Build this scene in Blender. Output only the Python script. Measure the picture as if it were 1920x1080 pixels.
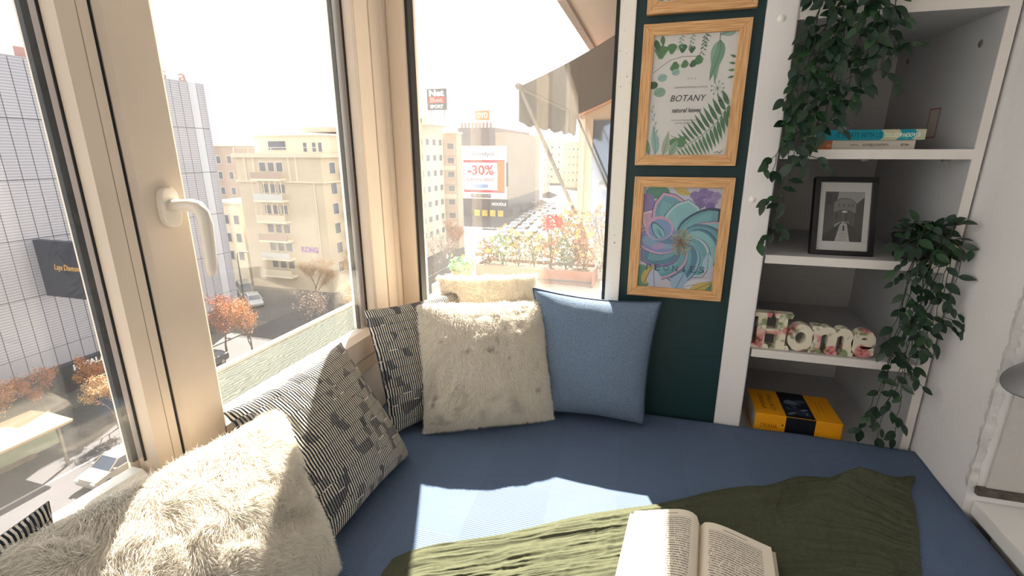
import bpy, bmesh, math, random
import numpy as np
from mathutils import Vector, Matrix

for o in list(bpy.data.objects):
    bpy.data.objects.remove(o)
sc = bpy.context.scene
COL = sc.collection
PI = math.pi
random.seed(7)
rng = np.random.default_rng(7)

# ------------------------------------------------------------------ camera, sky, sun, exposure
# world units are metres; the camera stands at the origin, bed top at z = BED, street at z = STREET
PITCH, YAW = math.radians(15.70), math.radians(16.22)
BED, FLOOR, CEIL, STREET = -0.823, -1.30, 1.15, -20.0
SILL = -0.55
cam_d = bpy.data.cameras.new('camera'); cam = bpy.data.objects.new('camera', cam_d); COL.objects.link(cam)
cam_d.sensor_width = 36; cam_d.lens = 900 / 1920 * 36; cam_d.clip_start = .02; cam_d.clip_end = 2000
cam.rotation_euler = (PI / 2 - PITCH, 0, YAW)
sc.camera = cam

world = bpy.data.worlds.new('sky'); sc.world = world; world.use_nodes = True
bgn = world.node_tree.nodes['Background']
bgn.inputs[0].default_value = (.93, .96, 1.0, 1); bgn.inputs[1].default_value = 2.0

sun_d = bpy.data.lights.new('sun', 'SUN'); sun = bpy.data.objects.new('sun', sun_d); COL.objects.link(sun)
sun_d.energy = 38.0; sun_d.color = (1, .90, .77); sun_d.angle = math.radians(.6)
sun.rotation_euler = Vector((.42, -1, -1.18)).to_track_quat('-Z', 'Y').to_euler()
sun.location = (-4, 10, 12)

vs = sc.view_settings
vs.view_transform = 'Standard'; vs.look = 'None'; vs.gamma = 1; vs.use_curve_mapping = False
vs.exposure = 0.0

# ------------------------------------------------------------------ materials
def s(r, g, b):
    f = lambda c: (c / 255 / 12.92) if c <= 10 else ((c / 255 + .055) / 1.055) ** 2.4
    return (f(r), f(g), f(b), 1)
MATS = {}
def M(name, col, rough=.6, var=0., scale=30., bump=0., bscale=60., metal=0., spec=.5, sub=None):
    if name in MATS: return MATS[name]
    m = bpy.data.materials.new(name); m.use_nodes = True; nt = m.node_tree
    b = nt.nodes['Principled BSDF']
    b.inputs['Base Color'].default_value = col; b.inputs['Roughness'].default_value = rough
    b.inputs['Metallic'].default_value = metal; b.inputs['Specular IOR Level'].default_value = spec
    if var or bump:
        tc = nt.nodes.new('ShaderNodeTexCoord')
    if var:
        n = nt.nodes.new('ShaderNodeTexNoise'); n.inputs['Scale'].default_value = scale; n.inputs['Detail'].default_value = 4
        nt.links.new(tc.outputs['Object'], n.inputs['Vector'])
        hv = nt.nodes.new('ShaderNodeMapRange'); hv.inputs[1].default_value = .3; hv.inputs[2].default_value = .7
        hv.inputs[3].default_value = 1 - var; hv.inputs[4].default_value = 1 + var * .6
        nt.links.new(n.outputs[0], hv.inputs[0])
        mx = nt.nodes.new('ShaderNodeMix'); mx.data_type = 'RGBA'; mx.blend_type = 'MULTIPLY'; mx.inputs[0].default_value = 1
        mx.inputs[6].default_value = col; nt.links.new(hv.outputs[0], mx.inputs[7]); nt.links.new(mx.outputs[2], b.inputs['Base Color'])
    if bump:
        n2 = nt.nodes.new('ShaderNodeTexNoise'); n2.inputs['Scale'].default_value = bscale; n2.inputs['Detail'].default_value = 5
        nt.links.new(tc.outputs['Object'], n2.inputs['Vector'])
        bp = nt.nodes.new('ShaderNodeBump'); bp.inputs['Strength'].default_value = bump; bp.inputs['Distance'].default_value = .005
        nt.links.new(n2.outputs[0], bp.inputs['Height']); nt.links.new(bp.outputs[0], b.inputs['Normal'])
    MATS[name] = m
    return m

class NT:
    """tiny node-graph helper"""
    def __init__(self, name):
        self.m = bpy.data.materials.new(name); self.m.use_nodes = True; self.t = self.m.node_tree
        self.b = self.t.nodes['Principled BSDF']; MATS[name] = self.m
    def n(self, kind, **kw):
        x = self.t.nodes.new('ShaderNode' + kind)
        for k, v in kw.items(): setattr(x, k, v)
        return x
    def l(self, a, b): self.t.links.new(a, b)
    def val(self, sock, v):
        if hasattr(v, 'links'): self.l(v, sock)
        else: sock.default_value = v
    def math(self, op, a, b=0., c=0.):
        x = self.n('Math', operation=op)
        self.val(x.inputs[0], a); self.val(x.inputs[1], b); self.val(x.inputs[2], c)
        return x.outputs[0]
    def mix(self, f, a, b, blend='MIX'):
        x = self.n('Mix', data_type='RGBA', blend_type=blend)
        self.val(x.inputs[0], f); self.val(x.inputs[6], a); self.val(x.inputs[7], b)
        return x.outputs[2]
    def noise(self, vec, scale, detail=3):
        x = self.n('TexNoise'); x.inputs['Scale'].default_value = scale; x.inputs['Detail'].default_value = detail
        if vec is not None: self.l(vec, x.inputs['Vector'])
        return x.outputs[0]
    def bump(self, h, strength=.5, dist=.005):
        x = self.n('Bump'); x.inputs['Strength'].default_value = strength; x.inputs['Distance'].default_value = dist
        self.l(h, x.inputs['Height']); self.l(x.outputs[0], self.b.inputs['Normal'])

def mat_vcol(name, rough=.5, spec=.3):
    g = NT(name); a = g.n('VertexColor'); a.layer_name = 'Col'
    g.l(a.outputs[0], g.b.inputs['Base Color']); g.b.inputs['Roughness'].default_value = rough
    g.b.inputs['Specular IOR Level'].default_value = spec
    return g.m

def mat_glass(name, dust=.05, spots=60.):
    m = bpy.data.materials.new(name); m.use_nodes = True; nt = m.node_tree; nt.nodes.clear()
    N = nt.nodes.new; L = nt.links.new
    out = N('ShaderNodeOutputMaterial'); tr = N('ShaderNodeBsdfTransparent'); gl = N('ShaderNodeBsdfGlossy')
    gl.inputs['Roughness'].default_value = .01; tl = N('ShaderNodeBsdfTranslucent'); tl.inputs[0].default_value = (1, .96, .9, 1)
    tr.inputs[0].default_value = (.97, .98, .97, 1)
    lw = N('ShaderNodeLayerWeight'); lw.inputs[0].default_value = .5; pw_ = N('ShaderNodeMath'); pw_.operation = 'POWER'; pw_.inputs[1].default_value = 5; L(lw.outputs['Facing'], pw_.inputs[0]); fr = N('ShaderNodeMath'); fr.operation = 'MULTIPLY_ADD'; fr.inputs[1].default_value = .5; fr.inputs[2].default_value = .035; L(pw_.outputs[0], fr.inputs[0])
    m1 = N('ShaderNodeMixShader'); m2 = N('ShaderNodeMixShader')
    tc = N('ShaderNodeTexCoord'); n1 = N('ShaderNodeTexNoise'); n1.inputs['Scale'].default_value = 3; n1.inputs['Detail'].default_value = 6
    n2 = N('ShaderNodeTexNoise'); n2.inputs['Scale'].default_value = spots * 5; n2.inputs['Detail'].default_value = 2
    L(tc.outputs['Object'], n1.inputs['Vector']); L(tc.outputs['Object'], n2.inputs['Vector'])
    mu = N('ShaderNodeMath'); mu.operation = 'MULTIPLY'; L(n1.outputs[0], mu.inputs[0]); L(n2.outputs[0], mu.inputs[1])
    mr = N('ShaderNodeMapRange'); mr.inputs[1].default_value = .08; mr.inputs[2].default_value = .45
    mr.inputs[3].default_value = dust * .55; mr.inputs[4].default_value = dust * 1.6; L(mu.outputs[0], mr.inputs[0])
    L(mr.outputs[0], m1.inputs[0]); L(tr.outputs[0], m1.inputs[1]); L(tl.outputs[0], m1.inputs[2])
    L(fr.outputs[0], m2.inputs[0]); L(m1.outputs[0], m2.inputs[1]); L(gl.outputs[0], m2.inputs[2])
    L(m2.outputs[0], out.inputs[0]); MATS[name] = m
    return m

# ------------------------------------------------------------------ mesh helpers
ORG = {}
class MB:
    def __init__(self): self.v = []; self.f = []; self.mi = []; self.cur = 0; self.cols = None; self.uv = None
    def add(self, vs, fs):
        o = len(self.v); self.v += [tuple(p) for p in vs]
        for f in fs: self.f.append(tuple(i + o for i in f)); self.mi.append(self.cur)
        return self
    def box(self, x0, x1, y0, y1, z0, z1):
        if x0 > x1: x0, x1 = x1, x0
        if y0 > y1: y0, y1 = y1, y0
        if z0 > z1: z0, z1 = z1, z0
        return self.add([(x0, y0, z0), (x1, y0, z0), (x1, y1, z0), (x0, y1, z0), (x0, y0, z1), (x1, y0, z1), (x1, y1, z1), (x0, y1, z1)],
                        [(3, 2, 1, 0), (4, 5, 6, 7), (0, 1, 5, 4), (1, 2, 6, 5), (2, 3, 7, 6), (3, 0, 4, 7)])
    def frame_box(self, c, a, b, n, wa, wb, wn):
        """box centred at c with half extents along axes a, b, n"""
        c, a, b, n = map(Vector, (c, a, b, n)); P = []
        for k in (-1, 1):
            for i, j in ((-1, -1), (1, -1), (1, 1), (-1, 1)): P.append(c + a * wa * i + b * wb * j + n * wn * k)
        return self.add(P, [(3, 2, 1, 0), (4, 5, 6, 7), (0, 1, 5, 4), (1, 2, 6, 5), (2, 3, 7, 6), (3, 0, 4, 7)])
    def prism(self, poly, fn, a, b):
        """poly: 2-D outline, fn(p, q, t) -> xyz, extruded from t = a to t = b"""
        n = len(poly)
        V = [fn(p, q, a) for p, q in poly] + [fn(p, q, b) for p, q in poly]
        F = [tuple(range(n - 1, -1, -1)), tuple(range(n, 2 * n))] + [(i, (i + 1) % n, n + (i + 1) % n, n + i) for i in range(n)]
        return self.add(V, F)
    def tube(self, pts, rad, seg=6, cap=True):
        pts = [Vector(p) for p in pts]; n = len(pts)
        if not isinstance(rad, (list, tuple)): rad = [rad] * n
        t0 = (pts[1] - pts[0]).normalized(); ref = Vector((0, 0, 1)) if abs(t0.z) < .9 else Vector((1, 0, 0))
        a = t0.cross(ref).normalized(); V = []; F = []
        for i in range(n):
            t = (pts[min(i + 1, n - 1)] - pts[max(i - 1, 0)])
            t = t.normalized() if t.length > 1e-9 else t0
            a = (a - t * a.dot(t)); a = a.normalized() if a.length > 1e-6 else t.orthogonal().normalized(); b = t.cross(a)
            for k in range(seg):
                w = 2 * PI * k / seg; V.append(pts[i] + (a * math.cos(w) + b * math.sin(w)) * rad[i])
        for i in range(n - 1):
            for k in range(seg):
                F.append((i * seg + k, i * seg + (k + 1) % seg, (i + 1) * seg + (k + 1) % seg, (i + 1) * seg + k))
        if cap: F += [tuple(range(seg - 1, -1, -1)), tuple((n - 1) * seg + k for k in range(seg))]
        return self.add(V, F)
    def lathe(self, prof, c, seg=24):
        V = []; F = []; n = len(prof)
        for r, z in prof:
            for k in range(seg):
                w = 2 * PI * k / seg; V.append((c[0] + r * math.cos(w), c[1] + r * math.sin(w), c[2] + z))
        for i in range(n - 1):
            for k in range(seg): F.append((i * seg + k, i * seg + (k + 1) % seg, (i + 1) * seg + (k + 1) % seg, (i + 1) * seg + k))
        return self.add(V, F)
    def build(self, name, mat, parent=None, smooth=False, bevel=0., org=None, seg=2, auto=None):
        if org is None: org = ORG[parent.name] if parent is not None else (Vector(self.v[0]) if False else Vector((0, 0, 0)))
        org = Vector(org)
        me = bpy.data.meshes.new(name)
        me.from_pydata([tuple(Vector(p) - org) for p in self.v], [], self.f)
        mats = mat if isinstance(mat, (list, tuple)) else [mat]
        for m in mats: me.materials.append(m)
        if len(mats) > 1: me.polygons.foreach_set('material_index', self.mi)
        if bevel:
            bm = bmesh.new(); bm.from_mesh(me); bmesh.ops.remove_doubles(bm, verts=bm.verts, dist=1e-6)
            bmesh.ops.bevel(bm, geom=[e for e in bm.edges if len(e.link_faces) == 2 and e.calc_face_angle(0) > .6], offset=bevel, segments=seg, affect='EDGES', profile=.6)
            bm.to_mesh(me); bm.free()
        if smooth: me.polygons.foreach_set('use_smooth', [True] * len(me.polygons))
        me.update()
        ob = bpy.data.objects.new(name, me); COL.objects.link(ob)
        return place(ob, parent, org)
def place(ob, parent, org):
    org = Vector(org)
    if parent is not None:
        ob.parent = parent; ob.location = org - ORG[parent.name]
    else: ob.location = org
    ORG[ob.name] = org
    return ob
def tag(o, label=None, cat=None, group=None, kind=None):
    if label: o['label'] = label
    if cat: o['category'] = cat
    if group: o['group'] = group
    if kind: o['kind'] = kind
    return o
def thing(name, label, cat, loc, group=None, kind=None):
    o = bpy.data.objects.new(name, None); o.empty_display_size = .05; COL.objects.link(o)
    o.location = loc; ORG[o.name] = Vector(loc)
    return tag(o, label, cat, group, kind)
def box(name, mat, x0, x1, y0, y1, z0, z1, parent=None, bevel=0., kind=None):
    m = MB().box(x0, x1, y0, y1, z0, z1)
    o = m.build(name, mat, parent, bevel=bevel, org=None if parent is not None else ((x0 + x1) / 2, (y0 + y1) / 2, min(z0, z1)))
    if kind: o['kind'] = kind
    return o
def inst(src, parent, loc, rot=None, scale=None, name=None):
    """a copy that shares mesh data; loc in world"""
    o = src.copy(); COL.objects.link(o)
    if name: o.name = name
    o.parent = parent; o.location = Vector(loc) - (ORG[parent.name] if parent is not None else Vector((0, 0, 0)))
    ORG[o.name] = Vector(loc)
    if rot is not None: o.rotation_euler = rot
    if scale is not None: o.scale = scale
    return o
def copy_tree(o, parent=None):
    c = o.copy(); COL.objects.link(c)
    if parent is not None:
        c.parent = parent
    for ch in list(o.children): copy_tree(ch, c)
    return c

def text_geo(txt, shear=0., bold=0.):
    cu = bpy.data.curves.new('lettering', 'FONT'); cu.body = txt; cu.shear = shear; cu.offset = bold; cu.resolution_u = 3
    ob = bpy.data.objects.new('lettering', cu); COL.objects.link(ob)
    dg = bpy.context.evaluated_depsgraph_get(); dg.update()
    me = bpy.data.meshes.new_from_object(ob.evaluated_get(dg))
    V = np.array([v.co[:2] for v in me.vertices]); F = [tuple(p.vertices) for p in me.polygons]
    bpy.data.objects.remove(ob); bpy.data.curves.remove(cu); bpy.data.meshes.remove(me)
    mn, mx = V.min(0), V.max(0)
    return (V - (mn + mx) / 2) / (mx - mn), F
def text(mb, txt, c, right, up, w, h, depth=0., shear=0., bold=0.):
    V, F = text_geo(txt, shear, bold); c, right, up = Vector(c), Vector(right).normalized(), Vector(up).normalized(); n = right.cross(up)
    P = [c + right * (p[0] * w) + up * (p[1] * h) for p in V]
    if depth:
        P2 = [p + n * depth for p in P]; k = len(P); ed = {}
        for f in F:
            for i in range(len(f)):
                a, b = f[i], f[(i + 1) % len(f)]; ed[(a, b)] = ed.get((a, b), 0) + 1
        side = [(a, b, b + k, a + k) for (a, b) in ed if (b, a) not in ed]
        mb.add(P + P2, [tuple(i + k for i in f) for f in F] + side)
    else: mb.add(P, F)
    return mb

def vnoise(x, y, seed=0):
    """smooth 2-D value noise for numpy arrays, 0..1"""
    xi = np.floor(x).astype(int); yi = np.floor(y).astype(int); fx = x - xi; fy = y - yi
    h = lambda a, b: (np.sin(a * 127.1 + b * 311.7 + seed * 74.7) * 43758.5453) % 1.0
    ux = fx * fx * (3 - 2 * fx); uy = fy * fy * (3 - 2 * fy)
    return (h(xi, yi) * (1 - ux) + h(xi + 1, yi) * ux) * (1 - uy) + (h(xi, yi + 1) * (1 - ux) + h(xi + 1, yi + 1) * ux) * uy
def np_mesh(name, V, F, mat, parent=None, org=(0, 0, 0), smooth=True, uv=None, col=None):
    """fast mesh from numpy arrays; F is (n,3) or (n,4)"""
    org = np.array(org, float); me = bpy.data.meshes.new(name)
    n, k = F.shape
    me.vertices.add(len(V)); me.vertices.foreach_set('co', (V - org).astype(np.float32).ravel())
    me.loops.add(n * k); me.loops.foreach_set('vertex_index', F.astype(np.int32).ravel())
    me.polygons.add(n); me.polygons.foreach_set('loop_start', np.arange(0, n * k, k, dtype=np.int32))
    me.polygons.foreach_set('use_smooth', np.full(n, smooth))
    me.update(calc_edges=True)
    for m in (mat if isinstance(mat, (list, tuple)) else [mat]): me.materials.append(m)
    if uv is not None:
        ul = me.uv_layers.new(name='UVMap'); ul.data.foreach_set('uv', uv[F.ravel()].astype(np.float32).ravel())
    if col is not None:
        ca = me.color_attributes.new('Col', 'FLOAT_COLOR', 'POINT')
        ca.data.foreach_set('color', np.concatenate([col, np.ones((len(col), 1))], 1).astype(np.float32).ravel())
    ob = bpy.data.objects.new(name, me); COL.objects.link(ob)
    return place(ob, parent, Vector(org))

# ------------------------------------------------------------------ shared materials
PVC = M('cream_pvc', s(222, 205, 186), .45, .04, 6, spec=.4)
PVCW = M('white_pvc', s(240, 236, 228), .4)
BLACK = M('black_rubber', s(18, 18, 20), .6)
SPACER = M('spacer_metal', s(246, 240, 244), .4)
WHITE_WALL = M('white_plaster', s(232, 228, 226), .75, .04, 5, .25, 40)
TEAL = M('teal_paint', s(5, 47, 50), .55, .06, 8, .05, 50)
LAMINATE = M('white_laminate', s(226, 220, 214), .5, .02, 10)
LAMIN_SHADE = M('shaded_laminate', s(192, 191, 192), .5, .02, 10)  # white laminate darkened: the bookcase's inner shade is put into its colour
GLASS = mat_glass('dusty_window_glass', .019)
CLEAR = mat_glass('picture_glass', .004)
DARKGLASS = M('dark_window_glass', s(70, 78, 92), .12, .15, .6, spec=.7)
# ================================================================== ROOM SHELL
XL, YE, XR = -.85, 1.50, .78          # left window wall, end wall, right wall (inner faces)
FLOORM = M('oak_floor', s(150, 136, 120), .5, .2, 4)
box('floor', FLOORM, -1.0, 3.2, -2.7, 2.1, FLOOR - .15, FLOOR, kind='structure')
box('ceiling', WHITE_WALL, -1.0, 3.2, -2.7, 2.1, CEIL, CEIL + .2, kind='structure')
box('wall_back', WHITE_WALL, -1.0, 3.2, -2.7, -2.5, FLOOR, CEIL, kind='structure')
box('wall_far', WHITE_WALL, 3.0, 3.2, -2.5, 1.25, FLOOR, -.62, kind='structure')
box('wall_far_header', WHITE_WALL, 3.0, 3.2, -2.5, 1.25, .98, CEIL, kind='structure')
w5 = thing('fill_window_far', 'wide unseen window added on the far side for fill light', None, (3.1, -.6, -.62), kind='structure')  # added out of view to brighten the window frames from the room side
for a in ((3.04, 3.12, -2.5, -2.42, -.62, .98), (3.04, 3.12, 1.17, 1.25, -.62, .98), (3.04, 3.12, -.66, -.58, -.62, .98)): box('side_rail', PVC, *a, parent=w5, bevel=.003)
for a in ((3.04, 3.12, -2.42, 1.17, -.62, -.55), (3.04, 3.12, -2.42, 1.17, .91, .98)): box('cross_rail', PVC, *a, parent=w5, bevel=.003)
for a in ((-2.42, -.66), (-.58, 1.17)): box('pane', GLASS, 3.078, 3.082, a[0], a[1], -.55, .91, w5)
box('wall_left', WHITE_WALL, -1.0, XL - .01, -2.5, 1.62, FLOOR, -.68, kind='structure')
box('wall_left_header', WHITE_WALL, -1.0, XL - .01, -2.5, 1.62, .98, CEIL, kind='structure')
box('wall_end_parapet', WHITE_WALL, XL - .01, -.083, YE + .01, 1.62, FLOOR, -.68, kind='structure')
box('wall_end_header', WHITE_WALL, XL - .01, -.083, YE + .01, 1.62, .98, CEIL, kind='structure')
box('wall_end', TEAL, -.083, .24, YE, 1.56, FLOOR, CEIL, kind='structure')
box('wall_end_core', WHITE_WALL, -.083, .24, 1.56, 2.1, FLOOR, CEIL, kind='structure')
col = box('trim_1', WHITE_WALL, .24, .315, YE - .006, 2.1, FLOOR, CEIL, kind='structure', bevel=.004)
for (x, z) in ((.278, .328), (.266, -.125)):
    m = MB(); m.lathe([(0, .004), (.008, .003), (.010, 0)], (0, 0, 0), 12); m.v = [(x + a, YE - .006 - c, z + b) for a, b, c in m.v]
    m.build('screw_cap', PVCW, col, smooth=True)
box('wall_niche_back', WHITE_WALL, .315, .80, 2.075, 2.1, FLOOR, CEIL, kind='structure')
# right wall: a short return, a chipped outer corner and the face beyond it
wr = box('wall_right', WHITE_WALL, XR, 3.0, 1.25, 2.1, FLOOR, CEIL, kind='structure')
zs = np.linspace(-.77, .7, 260); V = []; F = []
PLAST = M('old_plaster', s(206, 202, 198), .85, .12, 25, .6, 90)
for i, z in enumerate(zs):
    a = .003 + .005 * vnoise(np.array([z * 22.]), np.array([1.]), 3)[0] + .006 * vnoise(np.array([z * 150.]), np.array([1.]), 5)[0]
    b = .003 + .005 * vnoise(np.array([z * 43.]), np.array([4.]), 8)[0] + .012 * vnoise(np.array([z * 160.]), np.array([2.]), 9)[0]
    d = .0025 + .005 * vnoise(np.array([z * 60.]), np.array([7.]), 2)[0]
    V += [(XR + .0005, 1.25 + b, z), (XR - d, 1.25 + b * .6, z), (XR - d * 1.3, 1.25 - d, z), (XR + a, 1.25 - d * 1.2, z), (XR + a * 1.5, 1.25 - .0005, z)]
for i in range(len(zs) - 1):
    for k in range(4): F.append((i * 5 + k, i * 5 + k + 1, i * 5 + 6 + k, i * 5 + 5 + k))
m = MB(); m.add(V, F); tag(m.build('chipped_edge', PLAST, wr), 'flaking chipped plaster along the corner')
m = MB(); m.box(XR + .03, 2.9, 1.243, 1.2495, -.765, .9); tag(m.build('plaster_skim', M('grey_skim', s(196, 190, 184), .8, .08, 9, .5, 70), wr, bevel=.002), 'greyer plaster skim')
m = MB(); m.box(XR + .012, 2.9, 1.235, 1.25, -.785, -.765); tag(m.build('base_shadow_strip', M('base_shadow', s(92, 82, 74), .9, .4, 40, .8, 120), wr, bevel=.003), 'dark strip painted for the shadow gap at the broken base')  # dark strip painted in for the shadow gap under the plaster

# ------------------------------------------------------------------ windows
def rail(mb, pts, axis, a, b):
    """profile in (depth, across) swept along an axis"""
    if axis == 'z_left': fn = lambda p, q, t: (p, q, t)
    mb.prism(pts, fn, a, b)
G1B = -.562
GT, GB = .93, SILL        # glass top and bottom
# window 1: large fixed pane left of the mullion
w1 = thing('window_1', 'fixed cream framed window pane left of the casement', None, (XL, .0, -.68), kind='structure')
m = MB()
m.prism([(-.908, .5450), (-.90, .5440), (-.90, .5600), (-.875, .5600), (-.875, .553), (-.868, .553), (-.85, .561), (-.85, .6068), (-.908, .6068)], lambda p, q, t: (p, q, t), -.68, .98)
m.build('mullion', PVC, w1)
m = MB(); m.box(-.8505, -.8495, .5895, .5905, -.68, .98); m.build('seam', M('seam_grey', s(150, 138, 120), .7), w1)
m = MB(); m.box(-.915, -.85, -.95, .5425, -.68, G1B - .018); m.build('bottom_rail', PVC, w1, bevel=.003)
m = MB(); m.prism([(-.895, G1B - .018), (-.85, G1B - .018), (-.868, G1B), (-.895, G1B)], lambda p, q, t: (p, t, q), -.90, .5425); m.build('glazing_bead', PVCW, w1)
m = MB(); m.box(-.95, -.85, -.95, .5425, GT, .98); m.build('top_rail', PVC, w1, bevel=.003)
m = MB(); m.box(-.95, -.85, -.97, -.90, -.68, .98); m.build('side_rail', PVC, w1, bevel=.003)
p = box('pane', GLASS, -.8745, -.8705, -.90, .5525, G1B - .01, GT, w1)
m = MB(); m.box(-.895, -.885, .5395, .5496, GB, GT); m.build('gasket', BLACK, p)
m = MB(); m.box(-.895, -.885, .5497, .5595, GB, GT); m.build('spacer_bar', SPACER, p)
m = MB(); m.box(-.8702, -.8682, .549, .5529, GB, GT); m.build('inner_gasket', BLACK, p)
w4 = thing('fill_window_left', 'fixed cream framed window added out of view on the left wall for fill light', None, (XL, -1.7, -.68), kind='structure')  # unseen glazing behind the camera, added to light the room
for nm, a in (('bottom_rail', (-.95, -.85, -2.5, -.97, -.68, GB)), ('top_rail', (-.95, -.85, -2.5, -.97, GT, .98)), ('side_rail', (-.95, -.85, -2.5, -2.42, GB, GT)), ('mullion', (-.95, -.85, -1.04, -.97, GB, GT))):
    box(nm, PVC, *a, parent=w4, bevel=.003)
box('pane', GLASS, -.8965, -.8925, -2.42, -1.04, GB, GT, w4)
# window 2: opening casement with the handle
w2 = thing('window_2', 'cream casement window with a white lever handle', None, (XL, 1.0, -.68), kind='structure')
m = MB(); m.box(-.95, -.852, .610, 1.47, -.68, -.638); m.box(-.95, -.852, .610, 1.47, .955, .98)
m.build('outer_frame', PVC, w2, bevel=.002)
m = MB(); m.prism([(-.95, 1.405), (-.852, 1.405), (-.85, 1.407), (-.85, 1.459), (-.844, 1.463), (-.844, 1.495), (-.95, 1.495)], lambda p, q, t: (p, q, t), -.68, .98)
m.build('hinge_post', PVC, w2)
sash = MB()
sash.prism([(-.90, .6130), (-.850, .6130), (-.842, .6215), (-.842, .702), (-.846, .708), (-.868, .710), (-.90, .710)], lambda p, q, t: (p, q, t), -.636, .953)
sash.prism([(-.90, 1.312), (-.875, 1.312), (-.875, 1.298), (-.868, 1.298), (-.846, 1.304), (-.842, 1.310), (-.842, 1.381), (-.848, 1.388), (-.852, 1.402), (-.90, 1.402)], lambda p, q, t: (p, q, t), -.636, .953)
sash.prism([(-.90, -.636), (-.850, -.636), (-.842, -.626), (-.842, -.562), (-.866, GB), (-.90, GB)], lambda p, q, t: (p, t, q), .70, 1.305)
sash.prism([(-.90, .953), (-.850, .953), (-.842, .943), (-.842, .885), (-.866, .875), (-.90, .875)], lambda p, q, t: (p, t, q), .70, 1.305)
sash = sash.build('sash', PVC, w2)
m = MB(); m.box(-.90, -.852, .6070, .6128, -.636, .953); m.box(-.90, -.856, 1.4022, 1.4048, -.636, .953); m.build('seal_gap', BLACK, w2)
m = MB(); m.box(-.8425, -.8416, 1.3125, 1.3133, -.62, .94); m.build('seam', MATS['seam_grey'], w2)
p = box('pane', GLASS, -.8745, -.8705, .709, 1.2975, GB - .005, .88, sash)
m = MB(); m.box(-.8702, -.8682, 1.290, 1.2978, GB, .876); m.box(-.895, -.885, 1.270, 1.277, GB, .876); m.build('gasket', BLACK, sash)
m = MB(); m.box(-.895, -.885, 1.2771, 1.311, GB, .876); m.build('spacer_bar', SPACER, sash)
m = MB(); m.box(-.908, -.900, 1.276, 1.292, GB, .876); m.build('outer_bead', PVCW, sash)
# handle
HW = M('white_handle', s(230, 220, 206), .35, spec=.5)
hd = MB()
oval = [(.0155 * math.cos(t) , .035 * math.sin(t)) for t in [2 * PI * k / 28 for k in range(28)]]
oval = [(math.copysign(abs(math.cos(2 * PI * k / 28  )) ** .75, math.cos(2 * PI * k / 28)) * .0180, math.copysign(abs(math.sin(2 * PI * k / 28)) ** .8, math.sin(2 * PI * k / 28)) * .036) for k in range(28)]
hd.prism(oval, lambda p_, q_, t: (t, .663 + p_, -.094 + q_), -.8425, -.826)
handle = hd.build('handle', HW, w2, bevel=.003, seg=2)
m = MB(); m.tube([(-.828, .663, -.090), (-.805, .663, -.0895), (-.786, .665, -.089), (-.776, .668, -.092), (-.770, .671, -.103), (-.768, .672, -.125), (-.769, .672, -.16), (-.772, .672, -.20), (-.773, .672, -.218)],
                 [.0105, .0105, .0115, .0125, .012, .0105, .0095, .0088, .006], 14)
m.v = [(x, .672 + (y - .672) * (1.25 if z < -.11 else 1), z) for x, y, z in m.v]
m.build('lever', HW, handle, smooth=True)
# corner post and window 3 on the end wall
m = MB(); m.prism([(-.95, 1.4955), (-.8435, 1.4955), (-.8435, 1.490), (-.838, 1.488), (-.782, 1.489), (-.776, 1.494), (-.776, 1.56), (-.95, 1.60)], lambda p, q, t: (p, q, t), -.68, .98)
tp = m.build('trim_2', PVC); tag(tp, kind='structure')
w3 = thing('window_3', 'tall window with cream frame beside the teal wall', None, (-.45, YE, -.68), kind='structure')
m = MB(); m.box(-.776, -.083, 1.49, 1.58, -.68, GB); m.build('bottom_rail', PVC, w3, bevel=.003)
m = MB(); m.box(-.776, -.083, 1.49, 1.58, GT, .98); m.build('top_rail', PVC, w3, bevel=.003)
g = NT('worn_white_paint'); tc = g.n('TexCoord'); a = g.noise(tc.outputs['Object'], 120, 3); b2 = g.noise(tc.outputs['Object'], 6, 2)
k = g.math('GREATER_THAN', g.math('ADD', a, g.math('MULTIPLY', b2, .35)), .888)
g.l(g.mix(k, s(236, 230, 220), s(96, 84, 70)), g.b.inputs['Base Color']); g.b.inputs['Roughness'].default_value = .5
m = MB(); m.box(-.1272, -.083, 1.492, 1.58, -.68, .98); m.build('side_rail', g.m, w3, bevel=.003)
p = box('pane', GLASS, -.774, -.129, 1.528, 1.532, GB - .005, GT + .005, w3)
m = MB(); m.box(-.776, -.767, 1.4885, 1.527, GB, GT); m.box(-.1365, -.1275, 1.4905, 1.527, GB, GT); m.build('gasket', BLACK, p)

# ------------------------------------------------------------------ white ledge beyond the bed
tag(box('white_ledge', M('painted_board', s(232, 228, 222), .5, .05, 7), .797, 1.75, .1, 1.249, -.845, -.806, bevel=.004), 'white painted board ledge along the right side of the bed', 'ledge')
o = bpy.data.objects['white_ledge']
m = MB(); m.box(.82, 1.72, .14, 1.2, FLOOR, -.845); m.build('support', LAMINATE, o)
# ================================================================== BOOKCASE
bc = thing('bookcase', 'white laminate built-in bookcase with four open shelves beside the white column', 'bookcase', (.54, 1.5, FLOOR))
BX0, BX1, BY0, BY1 = .3155, .7715, 1.502, 2.07
m = MB(); m.box(.751, BX1, BY0 + .002, BY1, FLOOR, .372); sp = m.build('side_panel', LAMIN_SHADE, bc)
m = MB(); m.box(.7505, BX1 + .0005, BY0 - .001, BY0 + .002, FLOOR, .372); m.build('edge_band', LAMINATE, sp)  # front edge keeps the unshaded white
m = MB(); m.box(BX0, BX0 + .006, BY0 + .02, BY1, FLOOR, .345); m.build('side_panel', LAMIN_SHADE, bc)
m = MB(); m.box(BX0 + .006, .751, 2.05, BY1, FLOOR, .345); m.build('back_panel', LAMIN_SHADE, bc)
m = MB(); m.box(BX0, .7504, BY0 + .002, BY1, .325, .372); tpn = m.build('top_panel', LAMIN_SHADE, bc)
m = MB(); m.box(BX0, .7504, BY0 - .001, BY0 + .002, .3248, .3722); m.build('edge_band', LAMINATE, tpn)
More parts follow.
